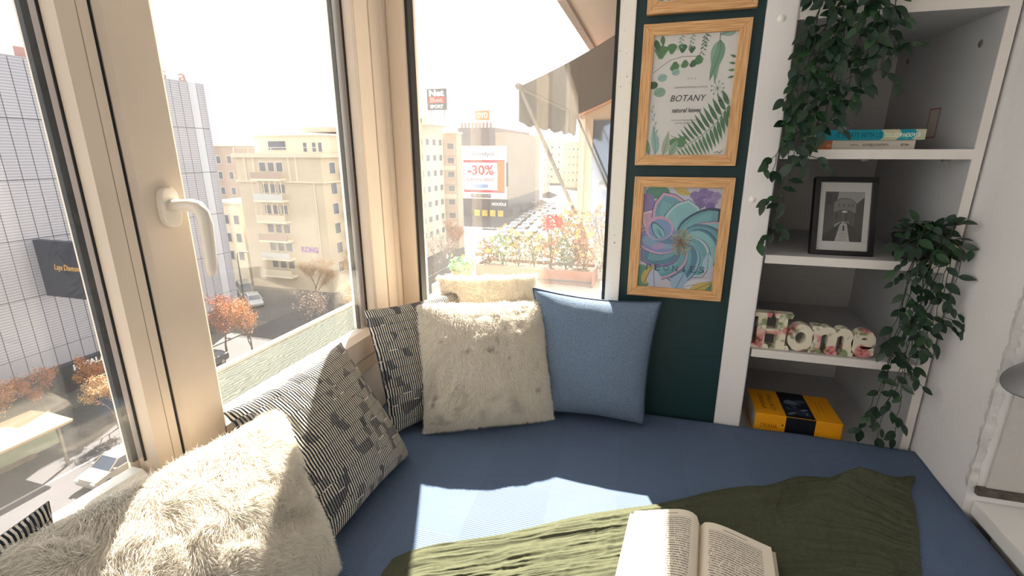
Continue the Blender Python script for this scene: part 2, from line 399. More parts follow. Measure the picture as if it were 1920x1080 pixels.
PEG = M('grey_plug', s(120, 112, 104), .5)
for nm, z in (('shelf', .009), ('shelf', -.281), ('shelf', -.572), ('shelf', -.868)):
    m = MB(); m.box(BX0 + .006, .7504, BY0 + .002, 2.05, z - .024, z); sh = m.build(nm, LAMIN_SHADE, bc)
    m = MB(); m.box(BX0 + .006, .7504, BY0 - .001, BY0 + .002, z - .0242, z + .0002); m.build('edge_band', LAMINATE, sh)
    for x in (.52, .70):
        m = MB(); m.box(x, x + .014, 1.515, 1.53, z - .030, z - .024); m.build('shelf_pin', PEG, sh)
for (y, z) in ((1.585, .262), (1.97, .283)):
    m = MB(); m.lathe([(0, .0015), (.008, .0012), (.0095, 0)], (0, 0, 0), 12); m.v = [(.751 - c, y + a, z + b) for a, b, c in m.v]; m.build('plug', PEG, sp, smooth=True)
m = MB(); m.add([(.7505, 1.757, .122), (.7505, 1.70, .122), (.7505, 1.70, .042), (.7505, 1.757, .042)], [(0, 1, 2, 3)])
st = m.build('sticker', M('film_sticker', s(205, 192, 184), .2), sp)
RED = M('sticker_red', s(170, 80, 70), .5)
m = MB()
for y0, y1, z0, z1 in ((1.70, 1.757, .119, .122), (1.70, 1.757, .042, .045), (1.70, 1.704, .042, .122), (1.753, 1.757, .042, .122)): m.add([(.7502, y0, z0), (.7502, y1, z0), (.7502, y1, z1), (.7502, y0, z1)], [(0, 1, 2, 3)])
m.build('sticker_border', RED, st)

# ------------------------------------------------------------------ print canvas: flat printed artwork as coloured facets
VCOL = mat_vcol('printed_paper', .55)
VCOLP = mat_vcol('painted_china', .35, .5)
class Art:
    def __init__(self, c, right, up, w, h):
        self.c, self.r, self.u, self.w, self.h = Vector(c), Vector(right).normalized(), Vector(up).normalized(), w, h
        self.n = self.r.cross(self.u); self.V = []; self.F = []; self.C = []; self.k = 0
    def clip(self, poly):
        for ax, lim, sg in ((0, 0, 1), (0, 1, -1), (1, 0, 1), (1, 1, -1)):
            out = []
            for i in range(len(poly)):
                a, b = poly[i - 1], poly[i]; da = sg * (a[ax] - lim); db = sg * (b[ax] - lim)
                if da >= 0 and db >= 0: out.append(b)
                elif da >= 0 > db or db >= 0 > da:
                    t = da / (da - db); q = (a[0] + (b[0] - a[0]) * t, a[1] + (b[1] - a[1]) * t); out.append(q)
                    if db >= 0: out.append(b)
            poly = out
            if len(poly) < 3: return []
        return poly
    def poly(self, pts, col, layer=True):
        """pts in 0..1 x 0..1 (x right, y up), convex or nearly so"""
        pts = self.clip(list(pts))
        if len(pts) < 3: return
        if layer: self.k += 1
        d = self.n * (self.k * 4e-6 + 2e-5); o = len(self.V)
        for x, y in pts: self.V.append(self.c + self.r * ((x - .5) * self.w) + self.u * ((y - .5) * self.h) + d)
        self.F.append(tuple(range(o, len(self.V)))); self.C.append(col)
    def ell(self, x, y, rx, ry, col, ang=0, n=14):
        ca, sa = math.cos(ang), math.sin(ang); asp = self.w / self.h
        self.poly([(x + rx * math.cos(t) * ca - ry * math.sin(t) * sa, y + (rx * math.cos(t) * sa + ry * math.sin(t) * ca) * asp) for t in [2 * PI * i / n for i in range(n)]], col)
    def leaf(self, x, y, ang, L, W, col, vein=None, bend=0., tip=1.):
        """leaf from base (x, y), angle in radians, length and width in units of the picture width"""
        asp = self.w / self.h; A = []; B = []; n = 8
        for i in range(n + 1):
            t = i / n; wd = W * .5 * math.sin(PI * t ** .75) ** tip; px = L * t; py = bend * math.sin(PI * t / 2) * t * L
            A.append((px, py + wd)); B.append((px, py - wd))
        ca, sa = math.cos(ang), math.sin(ang)
        tr = lambda p: (x + p[0] * ca - p[1] * sa, y + (p[0] * sa + p[1] * ca) * asp)
        for i in range(n):
            self.poly([tr(A[i]), tr(A[i + 1]), tr(B[i + 1]), tr(B[i])], col, layer=(i == 0))
        if vein:
            mid = [((a[0] + b[0]) / 2, (a[1] + b[1]) / 2) for a, b in zip(A, B)]; e = min(max(W * .02, .0015), .0032)
            self.k += 1
            for i in range(n): self.poly([tr((mid[i][0], mid[i][1] + e)), tr((mid[i + 1][0], mid[i + 1][1] + e)), tr((mid[i + 1][0], mid[i + 1][1] - e)), tr((mid[i][0], mid[i][1] - e))], vein, layer=False)
    def line(self, pts, w, col):
        asp = self.w / self.h; self.k += 1
        for (x0, y0), (x1, y1) in zip(pts, pts[1:]):
            dx, dy = x1 - x0, (y1 - y0) / asp; L = math.hypot(dx, dy) or 1; nx, ny = -dy / L * w / 2, dx / L * w / 2 * asp
            self.poly([(x0 + nx, y0 + ny), (x1 + nx, y1 + ny), (x1 - nx, y1 - ny), (x0 - nx, y0 - ny)], col, layer=False)
    def txt(self, t, x, y, w, h, col, shear=0., bold=0.):
        V, F = text_geo(t, shear, bold); self.k += 1
        o = len(self.V); d = self.n * (self.k * 4e-6 + 2e-5)
        for q in V: self.V.append(self.c + self.r * ((x + q[0] * w - .5) * self.w) + self.u * ((y + q[1] * h - .5) * self.h) + d)
        for f in F: self.F.append(tuple(i + o for i in f)); self.C.append(col)
    def build(self, name, parent, mat=None):
        org = ORG[parent.name]; me = bpy.data.meshes.new(name)
        me.from_pydata([tuple(v - org) for v in self.V], [], self.F); me.materials.append(mat or VCOL)
        ca = me.color_attributes.new('Col', 'FLOAT_COLOR', 'CORNER'); arr = []
        for f, c in zip(self.F, self.C): arr += list(c[:3]) * 0 + [c[0], c[1], c[2], 1] * len(f)
        ca.data.foreach_set('color', arr)
        ob = bpy.data.objects.new(name, me); COL.objects.link(ob)
        return place(ob, parent, org)

# ------------------------------------------------------------------ oak framed botanical prints on the teal wall
g = NT('light_oak'); tc = g.n('TexCoord'); mp = g.n('Mapping'); g.l(tc.outputs['Object'], mp.inputs[0]); mp.inputs['Scale'].default_value = (14, 40, 420)
OAKV = (mp, g)
nz = g.noise(mp.outputs[0], 1.0, 5); nz2 = g.noise(tc.outputs['Object'], 7, 2)
cr = g.n('ValToRGB'); cr.color_ramp.elements[0].position = .36; cr.color_ramp.elements[0].color = s(184, 134, 84); cr.color_ramp.elements[1].position = .62; cr.color_ramp.elements[1].color = s(220, 174, 122)
g.l(nz, cr.inputs[0]); g.l(cr.outputs[0], g.b.inputs['Base Color']); g.b.inputs['Roughness'].default_value = .5; OAKH = g.m
g = NT('light_oak_upright'); tc = g.n('TexCoord'); mp = g.n('Mapping'); g.l(tc.outputs['Object'], mp.inputs[0]); mp.inputs['Scale'].default_value = (420, 40, 14)
nz = g.noise(mp.outputs[0], 1.0, 5)
cr = g.n('ValToRGB'); cr.color_ramp.elements[0].position = .36; cr.color_ramp.elements[0].color = s(184, 134, 84); cr.color_ramp.elements[1].position = .62; cr.color_ramp.elements[1].color = s(220, 174, 122)
g.l(nz, cr.inputs[0]); g.l(cr.outputs[0], g.b.inputs['Base Color']); g.b.inputs['Roughness'].default_value = .5; OAKU = g.m
PAPER = M('print_paper', s(222, 214, 214), .6)
def picture(label, x0, x1, z0, z1):
    t = thing('framed_print', label, 'picture', ((x0 + x1) / 2, YE - .001, z0), 'oak framed prints on the teal wall')
    fw = .029; y0, y1 = YE - .020, YE - .001
    rec = .005
    def bar(nm, mat, a):  # mitred bars
        m = MB(); m.prism(a, lambda p, q, tt: (p, tt, q), y1, y0); m.build(nm, mat, t, bevel=.0012)
    bar('frame_bar', OAKH, [(x0, z1), (x1, z1), (x1 - fw, z1 - fw), (x0 + fw, z1 - fw)])
    bar('frame_bar', OAKH, [(x0, z0), (x0 + fw, z0 + fw), (x1 - fw, z0 + fw), (x1, z0)])
    bar('frame_bar', OAKU, [(x0, z0), (x0, z1), (x0 + fw, z1 - fw), (x0 + fw, z0 + fw)])
    bar('frame_bar', OAKU, [(x1, z0), (x1 - fw, z0 + fw), (x1 - fw, z1 - fw), (x1, z1)])
    yp = y0 + .009
    m = MB(); m.box(x0 + fw - .002, x1 - fw + .002, yp, y1, z0 + fw - .002, z1 - fw + .002); m.build('paper', PAPER, t)
    m = MB(); m.box(x0 + fw - .001, x1 - fw + .001, yp - .004, yp - .003, z0 + fw - .001, z1 - fw + .001); m.build('glazing', CLEAR, t)
    return t, Art(((x0 + x1) / 2, yp, (z0 + z1) / 2), (1, 0, 0), (0, 0, 1), x1 - x0 - 2 * fw, z1 - z0 - 2 * fw)
INK = s(40, 44, 48); G1, G2, G3, G4 = s(92, 132, 92), s(64, 104, 74), s(140, 170, 150), s(150, 182, 178)
VEIN = s(56, 84, 60)
def botanical(a, seed):
    R = random.Random(seed)
    # stem of round fan leaves, upper left
    st = [(.02, .70), (.10, .745), (.22, .80), (.36, .825), (.50, .825), (.60, .81)]
    a.line(st, .006, s(70, 60, 50))
    for x, y, r, c, dy in ((.10, .86, .085, G1, -1), (.23, .885, .065, G1, -1), (.36, .885, .055, G2, -1), (.47, .875, .045, G2, -1), (.56, .80, .06, G1, 0), (.28, .755, .06, G1, 1), (.40, .77, .05, G1, 1), (.50, .77, .045, G2, 1)):
        a.poly([(x - r, y + r * .3), (x - r * .75, y + r * .62), (x, y + r * .75), (x + r * .75, y + r * .6), (x + r, y + r * .25), (x + r * .25, y - r * .55), (x - r * .25, y - r * .55)] if dy < 0 else
               [(x - r, y - r * .35), (x - r * .6, y - r * .72), (x + r * .1, y - r * .75), (x + r * .8, y - r * .5), (x + r, y), (x + r * .3, y + r * .55), (x - r * .3, y + r * .5)], c)
        for k in range(-2, 3): a.line([(x, y - r * .4 if dy < 0 else y + r * .4), (x + k * r * .3, y + r * .5 * (1 if dy < 0 else -1))], .0025, G2)
    for x, y, r, c in ((.14, .66, .06, G4), (.03, .60, .06, G2), (.12, .54, .075, G3), (.30, .70, .05, G4)): a.ell(x, y, r, r * .8, c); a.line([(x - r, y - r * .3), (x + r * .8, y + r * .3)], .003, VEIN)
    a.leaf(.02, .97, -1.2, .16, .07, G2, VEIN); a.leaf(.10, 1.0, -1.4, .13, .06, G1, VEIN)
    # hanging sprigs along the top
    for x0 in (.34, .47, .62):
        a.line([(x0, 1.0), (x0 - .02, .90)], .004, s(90, 110, 100))
        for k in range(8): a.leaf(x0 - .002 * k, .995 - k * .014, (PI + .7) if k % 2 else -.7, .05, .016, G3 if x0 < .6 else G2)
    for k in range(9): a.leaf(.64 - .006 * k, .99 - k * .018, (PI + .9) if k % 2 else -.6, .055, .014, s(88, 116, 100))
    # pair of long leaves, upper right
    a.line([(.79, 1.0), (.79, .93)], .006, VEIN)
    a.leaf(.79, .94, -PI / 2 - .42, .46, .13, G3, VEIN, bend=.42); a.leaf(.80, .94, -PI / 2 + .22, .44, .13, s(120, 156, 136), VEIN, bend=-.42)
    a.leaf(.98, 1.02, PI + .3, .20, .11, G4, VEIN)
    for k in range(4): a.leaf(1.0, .80 - k * .05, PI - .4 + .2 * k, .08, .03, G1)
    # umbel
    for k in range(9):
        t = 2 * PI * k / 9; a.line([(.82, .56), (.82 + .07 * math.cos(t), .56 + .05 * math.sin(t))], .003, G2); a.ell(.82 + .075 * math.cos(t), .56 + .053 * math.sin(t), .013, .013, G3, n=8)
    # fern, lower right
    fx = [(.40, .045), (.55, .10), (.70, .17), (.85, .27), (.98, .42)]
    a.line(fx, .006, VEIN)
    for i in range(15):
        t = i / 14; k = min(int(t * 4), 3); q = t * 4 - k
        x = fx[k][0] + (fx[k + 1][0] - fx[k][0]) * q; y = fx[k][1] + (fx[k + 1][1] - fx[k][1]) * q; L = .05 + .23 * math.sin(PI * min(t * .72 + .06, 1)) ** .8
        a.leaf(x, y, 2.55 - .35 * t, L, .020 + .036 * t, G2, G3, bend=-.12); a.leaf(x, y, -1.0 - .5 * t, L * .95, .020 + .036 * t, s(74, 118, 84), G3, bend=.12)
    # small sprig and bottom left foliage
    a.line([(.30, .17), (.40, .14)], .005, INK)
    for x, y, r in ((.34, .115, .06), (.44, .13, .06), (.45, .095, .05)): a.ell(x, y, r, r * .7, G1, .5)
    for k, (x, an, L) in enumerate(((.05, 1.9, .42), (.12, 1.5, .36), (.22, 1.2, .30), (.30, .9, .22))): a.leaf(x, .0, an, L, .10, (G3, G4, s(168, 176, 158), G3)[k], VEIN, bend=.2)
    for k in range(10): a.leaf(.04 + .012 * k, .40 - .035 * k, 1.2 + .9 * (k % 2), .06, .018, G4)
    a.line([(.86, .02), (.90, .03), (.93, .015), (.96, .04)], .006, INK)
P_TOP = picture('oak framed leaf print cut off by the top edge, above the botany print', -.055, .216, .357, .72)
botanical(P_TOP[1], 3); P_TOP[1].build('artwork', P_TOP[0])
P_BOT = picture('oak framed botany print with green leaves around its lettering', -.060, .210, -.034, .334)
a = P_BOT[1]; botanical(a, 4)
a.txt('^  ^  ^', .50, .645, .10, .012, INK); a.txt('LOOSE BOTANICAL PLANTS', .50, .575, .40, .012, s(110, 106, 108))
a.txt('BOTANY', .48, .485, .44, .052, INK, shear=.25); a.txt('natural leaves', .47, .385, .36, .04, INK, shear=.3, bold=.012)
a.txt('WATERCOLOR HAND DRAWN CLIPART', .46, .30, .34, .011, s(110, 106, 108)); a.txt('LEAVES AND FERNS', .46, .275, .24, .011, s(110, 106, 108))
a.build('artwork', P_BOT[0])
P_PEO = picture('oak framed watercolour peony print, lowest on the teal wall', -.057, .215, -.425, -.066)
a = P_PEO[1]
T1, T2, T3, PK, PU, YL, DK = s(110, 158, 172), s(138, 184, 192), s(86, 130, 156), s(204, 160, 186), s(140, 120, 172), s(196, 172, 104), s(60, 76, 100)
a.poly([(0, 0), (1, 0), (1, 1), (0, 1)], s(196, 190, 206))
a.ell(.18, .95, .16, .09, s(92, 140, 122)); a.ell(.05, .80, .12, .2, PU); a.ell(.05, .1, .14, .18, s(104, 150, 128)); a.ell(.92, .03, .16, .1, s(104, 150, 128))
for x, y, an in ((.45, .98, -.4), (.55, .95, 2.8)): a.leaf(x, y, an, .18, .1, YL, s(150, 126, 70))
for k in range(11):
    t = k * 2.4; r = .045 * math.sqrt(k); x, y = .80 + r * math.cos(t) * 1.1, .90 + r * math.sin(t) * .55
    a.ell(x, y, .065, .055, (PU, s(124, 104, 158), s(160, 140, 186))[k % 3]); a.line([(x - .05, y), (x, y + .01), (x + .045, y - .012)], .003, s(96, 78, 130)); a.line([(x, y - .03), (x + .01, y + .03)], .003, s(96, 78, 130))
a.line([(.78, .82), (.64, .78)], .008, s(120, 96, 60))
def petal(x, y, an, L, W, c, edge=None, tip=.55):
    a.leaf(x, y, an, L * 1.075, W * 1.16, DK, tip=tip)
    if edge: a.leaf(x, y, an, L * 1.06, W * 1.12, edge, tip=tip)
    a.leaf(x, y, an, L, W, c, None, tip=tip)
    mixc = lambda p_, q_, f: tuple(p_[i] * (1 - f) + q_[i] * f for i in range(3)) + (1,)
    a.leaf(x, y, an + .06, L * .9, W * .62, mixc(c, T2, .45), None, tip=tip); a.leaf(x, y, an - .05, L * .62, W * .34, mixc(c, T3, .55), None, tip=tip)
    for q in (-.30, -.2, -.1, 0, .1, .2, .30): a.line([(x + L * .15 * math.cos(an), y + L * .15 * math.sin(an) * a.w / a.h), (x + L * .85 * math.cos(an + q), y + L * .85 * math.sin(an + q) * a.w / a.h)], .0028, T3 if c != T3 else DK)
cx, cy = .52, .48
for an, L, W, c, e in ((2.5, .56, .26, PK, s(220, 190, 205)), (1.95, .62, .34, T1, PK), (1.45, .50, .34, T2, s(176, 200, 205)), (.75, .58, .24, T1, None), (.35, .60, .20, T2, PK), (.0, .56, .30, T1, T3), (-.45, .52, .36, T2, T3),
                       (-.95, .52, .34, T1, s(190, 196, 210)), (-1.5, .54, .34, T3, s(150, 178, 196)), (-2.1, .56, .32, T1, PK), (-2.6, .50, .30, T3, PU), (3.1, .54, .26, s(132, 140, 190), PK)):
    petal(cx, cy, an, L * 1.08, W * 1.42, c, e)
a.ell(.24, .60, .19, .17, PK); a.ell(.25, .59, .155, .145, s(128, 152, 196)); petal(.30, .50, 2.2, .26, .12, T2)
a.ell(.24, .42, .09, .045, s(176, 150, 190), .2)
for k in range(42):
    t = k * 2.39; r = .021 * math.sqrt(k); x, y = .55 + r * math.cos(t) * 1.05, .47 + r * math.sin(t) * 1.0
    a.line([(.53, .48), (x, y)], .005, s(126, 92, 48)); a.ell(x, y, .014, .012, (s(206, 166, 78), s(176, 134, 60))[k % 2], n=7)
for x, y, an, L, W, c in ((.08, .02, 1.2, .34, .16, YL), (.24, .0, 1.7, .28, .20, s(190, 190, 214)), (.52, -.02, 1.2, .3, .24, s(156, 176, 204)), (.62, .02, .3, .42, .14, s(210, 206, 216)), (.70, -.03, .5, .36, .14, YL), (.92, .20, 1.6, .26, .14, s(166, 190, 206))): a.leaf(x, y, an, L, W, c, DK)
for i, ch in enumerate('PEONIES'): a.txt(ch, .14 + i * .118, .205, .07 if ch != 'I' else .02, .062, s(74, 84, 104))
a.build('artwork', P_PEO[0])

# ------------------------------------------------------------------ books
PAGE = M('page_block', s(222, 212, 192), .8, .1, 60)
def flat_book(name, label, x0, x1, y0, y1, z0, z1, cover, spine, group=None, hard=.0025):
    t = thing(name, label, 'book', ((x0 + x1) / 2, (y0 + y1) / 2, z0), group)
    m = MB(); m.box(x0 + .003, x1 - .003, y0 + .002, y1 - .004, z0 + hard, z1 - hard); m.build('page_block', PAGE, t)
    m = MB(); m.box(x0, x1, y0, y1, z0, z0 + hard); m.build('back_cover', cover, t, bevel=.0006)
    m = MB(); m.box(x0, x1, y0, y1, z1 - hard, z1); m.build('front_cover', cover, t, bevel=.0006)
    m = MB(); m.box(x0, x1, y0 - .0015, y0 + .002, z0, z1); m.build('spine', spine, t, bevel=.0006)
    return t
t = flat_book('paperback_book', 'cream paperback under the turquoise one on the top shelf', .425, .655, 1.575, 1.72, .0092, .0335, M('cream_cover', s(214, 204, 190), .6), MATS['cream_cover'], 'books on the top shelf')
a = Art((.54, 1.5735, .0214), (1, 0, 0), (0, 0, 1), .23, .024)
a.poly([(0, 0), (.16, 0), (.16, 1), (0, 1)], s(190, 110, 70)); a.ell(.13, .4, .03, .02, s(210, 150, 110))
a.txt('ICA PUBLICA EXISTENTA', .61, .5, .26, .26, s(60, 56, 54), bold=.02); a.txt('MARIN', .39, .5, .08, .22, s(90, 84, 80)); a.txt('EDITURA', .90, .5, .08, .26, s(60, 56, 54), bold=.03)
a.build('spine_print', t)
t = flat_book('paperback_book', 'turquoise paperback lying on top of the cream one on the top shelf', .42, .672, 1.57, 1.73, .0337, .0605, M('turquoise_cover', s(24, 150, 166), .45, .2, 12), MATS['turquoise_cover'], 'books on the top shelf')
a = Art((.546, 1.5685, .0471), (1, 0, 0), (0, 0, 1), .252, .0268)
a.poly([(.0, 0), (1, 0), (1, 1), (0, 1)], s(20, 146, 166))
a.poly([(.60, 0), (.64, .4), (.60, 1), (.76, 1), (.80, .5), (.74, 0)], s(196, 196, 160)); a.poly([(.88, .1), (.94, .5), (.9, 1), (1, 1), (1, 0), (.92, 0)], s(190, 196, 170)); a.poly([(.78, .2), (.84, .7), (.9, .5), (.84, 0)], s(60, 170, 160))
a.txt('IT STARTS WITH US', .40, .48, .42, .52, s(14, 62, 84)); a.txt('COLLEEN HOOVER', .79, .48, .33, .40, s(232, 236, 224), shear=.2, bold=.02)
a.build('spine_print', t)
# yellow hardback on the bottom shelf, slightly turned
YB = M('yellow_cover', s(236, 160, 20), .4, .05, 10)
t = thing('hardback_book', 'thick yellow book with a black photo band on the lowest shelf', 'book', (.475, 1.62, -.867))
TH, HW2, HD2 = .078, .120, .085
ca, sa = math.cos(-.02), math.sin(-.02)
def yb(x, y, z): return (.484 + x * ca - y * sa, 1.60 + x * sa + y * ca, -.867 + z)
def ybox(x0, x1, y0, y1, z0, z1): 
    m = MB(); m.box(x0, x1, y0, y1, z0, z1); m.v = [yb(*p) for p in m.v]; return m
ybox(-HW2 + .004, HW2 - .004, -HD2 + .004, HD2 - .004, .004, TH - .004).build('page_block', PAGE, t)
ybox(-HW2, HW2, -HD2, HD2, 0, .004).build('back_cover', YB, t, bevel=.001)
fc = ybox(-HW2, HW2, -HD2, HD2, TH - .004, TH).build('front_cover', YB, t, bevel=.001)
spn = ybox(-HW2, HW2, -HD2 - .003, -HD2 + .003, 0, TH).build('spine', YB, t, bevel=.002)
a = Art(yb(0, 0, TH), (ca, sa, 0), (-sa, ca, 0), 2 * HW2, 2 * HD2)
a.poly([(.36, 0), (.70, 0), (.70, 1), (.36, 1)], s(20, 24, 34))
R = random.Random(5)
for i in range(16):
    x, y = .42 + .22 * R.random(), .15 + .6 * R.random(); a.ell(x, y, .04 + .04 * R.random(), .02 + .03 * R.random(), [s(70, 84, 104), s(44, 54, 72), s(104, 116, 132)][i % 3], R.random() * 3, n=9)
for w_, x in (('ORIANA', .13), ('FALLACI', .24)):
    for i, ch in enumerate(w_): pass
    V, F = text_geo(w_, 0, 0); o = len(a.V); a.k += 1
    for q in V: a.V.append(a.c + a.r * ((x + q[1] * .06 - .5) * a.w) - a.u * (q[0] * .62 * a.h) + a.n * 1e-4)
    for f in F: a.F.append(tuple(i + o for i in f)); a.C.append(s(120, 70, 10))
for k in range(2): a.poly([(.80 + .05 * k, .3), (.805 + .05 * k, .3), (.805 + .05 * k, .75), (.80 + .05 * k, .75)], s(150, 96, 20))
a.build('cover_print', t)
a = Art(yb(0, -HD2 - .0032, TH / 2), (ca, sa, 0), (0, 0, 1), 2 * HW2, TH)
a.poly([(.36, 0), (.70, 0), (.70, 1), (.36, 1)], s(18, 20, 30)); a.ell(.33, .6, .01, .014, s(40, 30, 20)); a.txt('ORIANA', .17, .5, .2, .18, s(120, 70, 10)); a.build('spine_print', t)

# ------------------------------------------------------------------ black framed photo on the second shelf
t = thing('photo_frame', 'black framed photograph of a canal bridge standing on the second shelf', 'photo frame', (.53, 1.56, -.281))
lean = .27
def pf(x, z, d): return (.524 + x, 1.545 + d * math.cos(lean) + z * math.sin(lean), -.2805 + z * math.cos(lean) - d * math.sin(lean))
FWD, FHT = .157, .224
BLK = M('black_lacquer', s(14, 14, 17), .35)
def pbox(nm, mat, x0, x1, z0, z1, d0, d1, par=t, bevel=.001):
    m = MB(); m.box(x0, x1, d0, d1, z0, z1); m.v = [pf(p[0], p[2], p[1]) for p in m.v]; return m.build(nm, mat, par, bevel=bevel)
fb = .0145
pbox('frame_bar', BLK, -FWD / 2, FWD / 2, FHT - fb, FHT, 0, .024); pbox('frame_bar', BLK, -FWD / 2, FWD / 2, .002, fb, 0, .024)
pbox('frame_bar', BLK, -FWD / 2, -FWD / 2 + fb, fb, FHT - fb, 0, .024); pbox('frame_bar', BLK, FWD / 2 - fb, FWD / 2, fb, FHT - fb, 0, .024)
pbox('mount', M('white_mount', s(200, 196, 196), .7), -FWD / 2 + fb, FWD / 2 - fb, fb, FHT - fb, .008, .020, bevel=0)
pbox('glazing', CLEAR, -FWD / 2 + fb, FWD / 2 - fb, fb, FHT - fb, .004, .005, bevel=0)
m = MB(); m.add([pf(-.02, .14, .024), pf(.02, .14, .024), pf(.025, .006, .085), pf(-.025, .006, .085), pf(-.02, .14, .027), pf(.02, .14, .027), pf(.025, .006, .088), pf(-.025, .006, .088)], [(0, 1, 2, 3), (7, 6, 5, 4), (0, 4, 5, 1), (1, 5, 6, 2), (2, 6, 7, 3), (3, 7, 4, 0)]); m.build('strut', BLK, t)
a = Art(pf(0, FHT / 2, .0078), (1, 0, 0), (0, math.sin(lean), math.cos(lean)), .098, .142)
gr = lambda v: s(v, v * .97, v * .97)
a.poly([(0, 0), (1, 0), (1, 1), (0, 1)], gr(150))
a.poly([(0, 1), (.34, 1), (.30, .78), (.28, .25), (0, .1)], gr(70)); a.poly([(.05, .97), (.16, .96), (.17, .74), (.05, .74)], gr(46)); a.poly([(.20, .95), (.28, .93), (.28, .72), (.20, .72)], gr(52))
a.poly([(1, .9), (.78, .74), (.76, .3), (1, .06)], gr(56)); a.poly([(.24, .58), (.80, .58), (.80, .78), (.66, .86), (.5, .88), (.36, .86), (.24, .80)], gr(122))
a.line([(.24, .79), (.38, .85), (.5, .87), (.66, .85), (.8, .77)], .02, gr(80)); a.line([(.24, .68), (.8, .68)], .012, gr(90))
for x in (.34, .46, .58, .68): a.poly([(x, .70), (x + .06, .70), (x + .06, .76), (x, .76)], gr(92))
a.poly([(.24, .58), (.28, .60), (.40, .635), (.52, .645), (.66, .63), (.78, .585), (.78, .30), (.64, .42), (.5, .44), (.36, .40), (.24, .3)], gr(78))
for i in range(5): a.poly([(.30 + .08 * i, .42), (.36 + .08 * i, .42), (.36 + .08 * i, .55 + .05 * math.sin(i)), (.30 + .08 * i, .55)], gr(60 + 14 * (i % 3)))
a.ell(.52, .60, .07, .03, gr(205)); a.line([(.30, .36), (.42, .41), (.52, .42), (.64, .40), (.74, .34)], .03, gr(54))
a.poly([(0, 0), (1, 0), (1, .1), (.76, .32), (.60, .38), (.44, .38), (.28, .28), (0, .12)], gr(40))
a.poly([(.32, 0), (.70, 0), (.60, .36), (.48, .38), (.42, .33)], gr(176))
for i in range(14): a.line([(.36 + .02 * (i % 4), .02 + .022 * i), (.62 - .02 * (i % 3), .025 + .022 * i)], .008, gr(90 + 30 * (i % 3)))
a.ell(.52, .30, .02, .05, gr(20), 0, 8); a.poly([(.50, .22), (.55, .22), (.54, .31), (.51, .31)], gr(16))
a.build('photograph', t)

# ------------------------------------------------------------------ floral HOME letters on the third shelf
g = NT('floral_china'); tc = g.n('TexCoord')
n1 = g.noise(tc.outputs['Object'], 21, 1); n2 = g.noise(tc.outputs['Object'], 30, 2); n3 = g.noise(tc.outputs['Object'], 90, 3); n4 = g.noise(tc.outputs['Object'], 46, 2)
ramp = lambda v, lo, hi: g.math('MINIMUM', g.math('MAXIMUM', g.math('DIVIDE', g.math('SUBTRACT', v, lo), hi - lo), 0.), 1.)
c1 = g.mix(ramp(n1, .54, .62), s(222, 214, 192), s(206, 138, 132))
c1 = g.mix(g.math('MULTIPLY', ramp(n1, .60, .66), ramp(n3, .45, .6)), c1, s(160, 70, 76))
c2 = g.mix(ramp(n2, .58, .66), c1, s(126, 138, 98))
c3 = g.mix(g.math('MULTIPLY', ramp(n4, .62, .68), .8), c2, s(84, 88, 66))
c3 = g.mix(g.math('MULTIPLY', ramp(n4, .30, .24), .8), c3, s(224, 198, 150))
g.l(c3, g.b.inputs['Base Color']); g.b.inputs['Roughness'].default_value = .35
CHINA = g.m
CHSIDE = M('china_edge', s(214, 214, 208), .4)
hl = thing('home_letters', 'floral painted letters spelling HOME on the third shelf', 'letters', (.46, 1.53, -.572))
base = -.5715; YF, YB_ = 1.518, 1.550
def letter_H(x0, w, h):
    m = MB(); st = .024
    out = []
    cxl, cxr = x0 + .026, x0 + w - .026; sf = .013
    for cx_ in (cxl, cxr):
        for zz in (base, base + h - sf): m.prism([(cx_ - .026, zz), (cx_ + .026, zz), (cx_ + .022, zz + sf), (cx_ - .022, zz + sf)] if zz == base else [(cx_ - .022, zz), (cx_ + .022, zz), (cx_ + .026, zz + sf), (cx_ - .026, zz + sf)], lambda p_, q_, t_: (p_, t_, q_), YF, YB_)
        m.box(cx_ - st / 2, cx_ + st / 2, YF + .0005, YB_, base + sf, base + h - sf)
    m.box(cxl + st / 2, cxr - st / 2, YF + .001, YB_, base + h * .42, base + h * .56)
    return m
letter_H(.317, .108, .112).build('letter', CHINA, hl)
xx = .4155
for ch, w, h in (('o', .070, .086), ('m', .104, .084), ('e', .062, .084)):
    mb = MB(); c = Vector((xx + w / 2, YB_, base + h / 2)); text(mb, ch, c, (1, 0, 0), (0, 0, 1), w, h, depth=YB_ - YF, bold=.035)
    if ch == 'm':
        for sx_ in (-.40, 0., .40): mb.box(c.x + sx_ * w - .016, c.x + sx_ * w + .016, YF - .0005, YB_, base, base + .011)
        mb.box(c.x - .5 * w - .004, c.x - .5 * w + .02, YF - .0005, YB_, base + h - .012, base + h)
    mb.build('letter', CHINA, hl); xx += w - .004
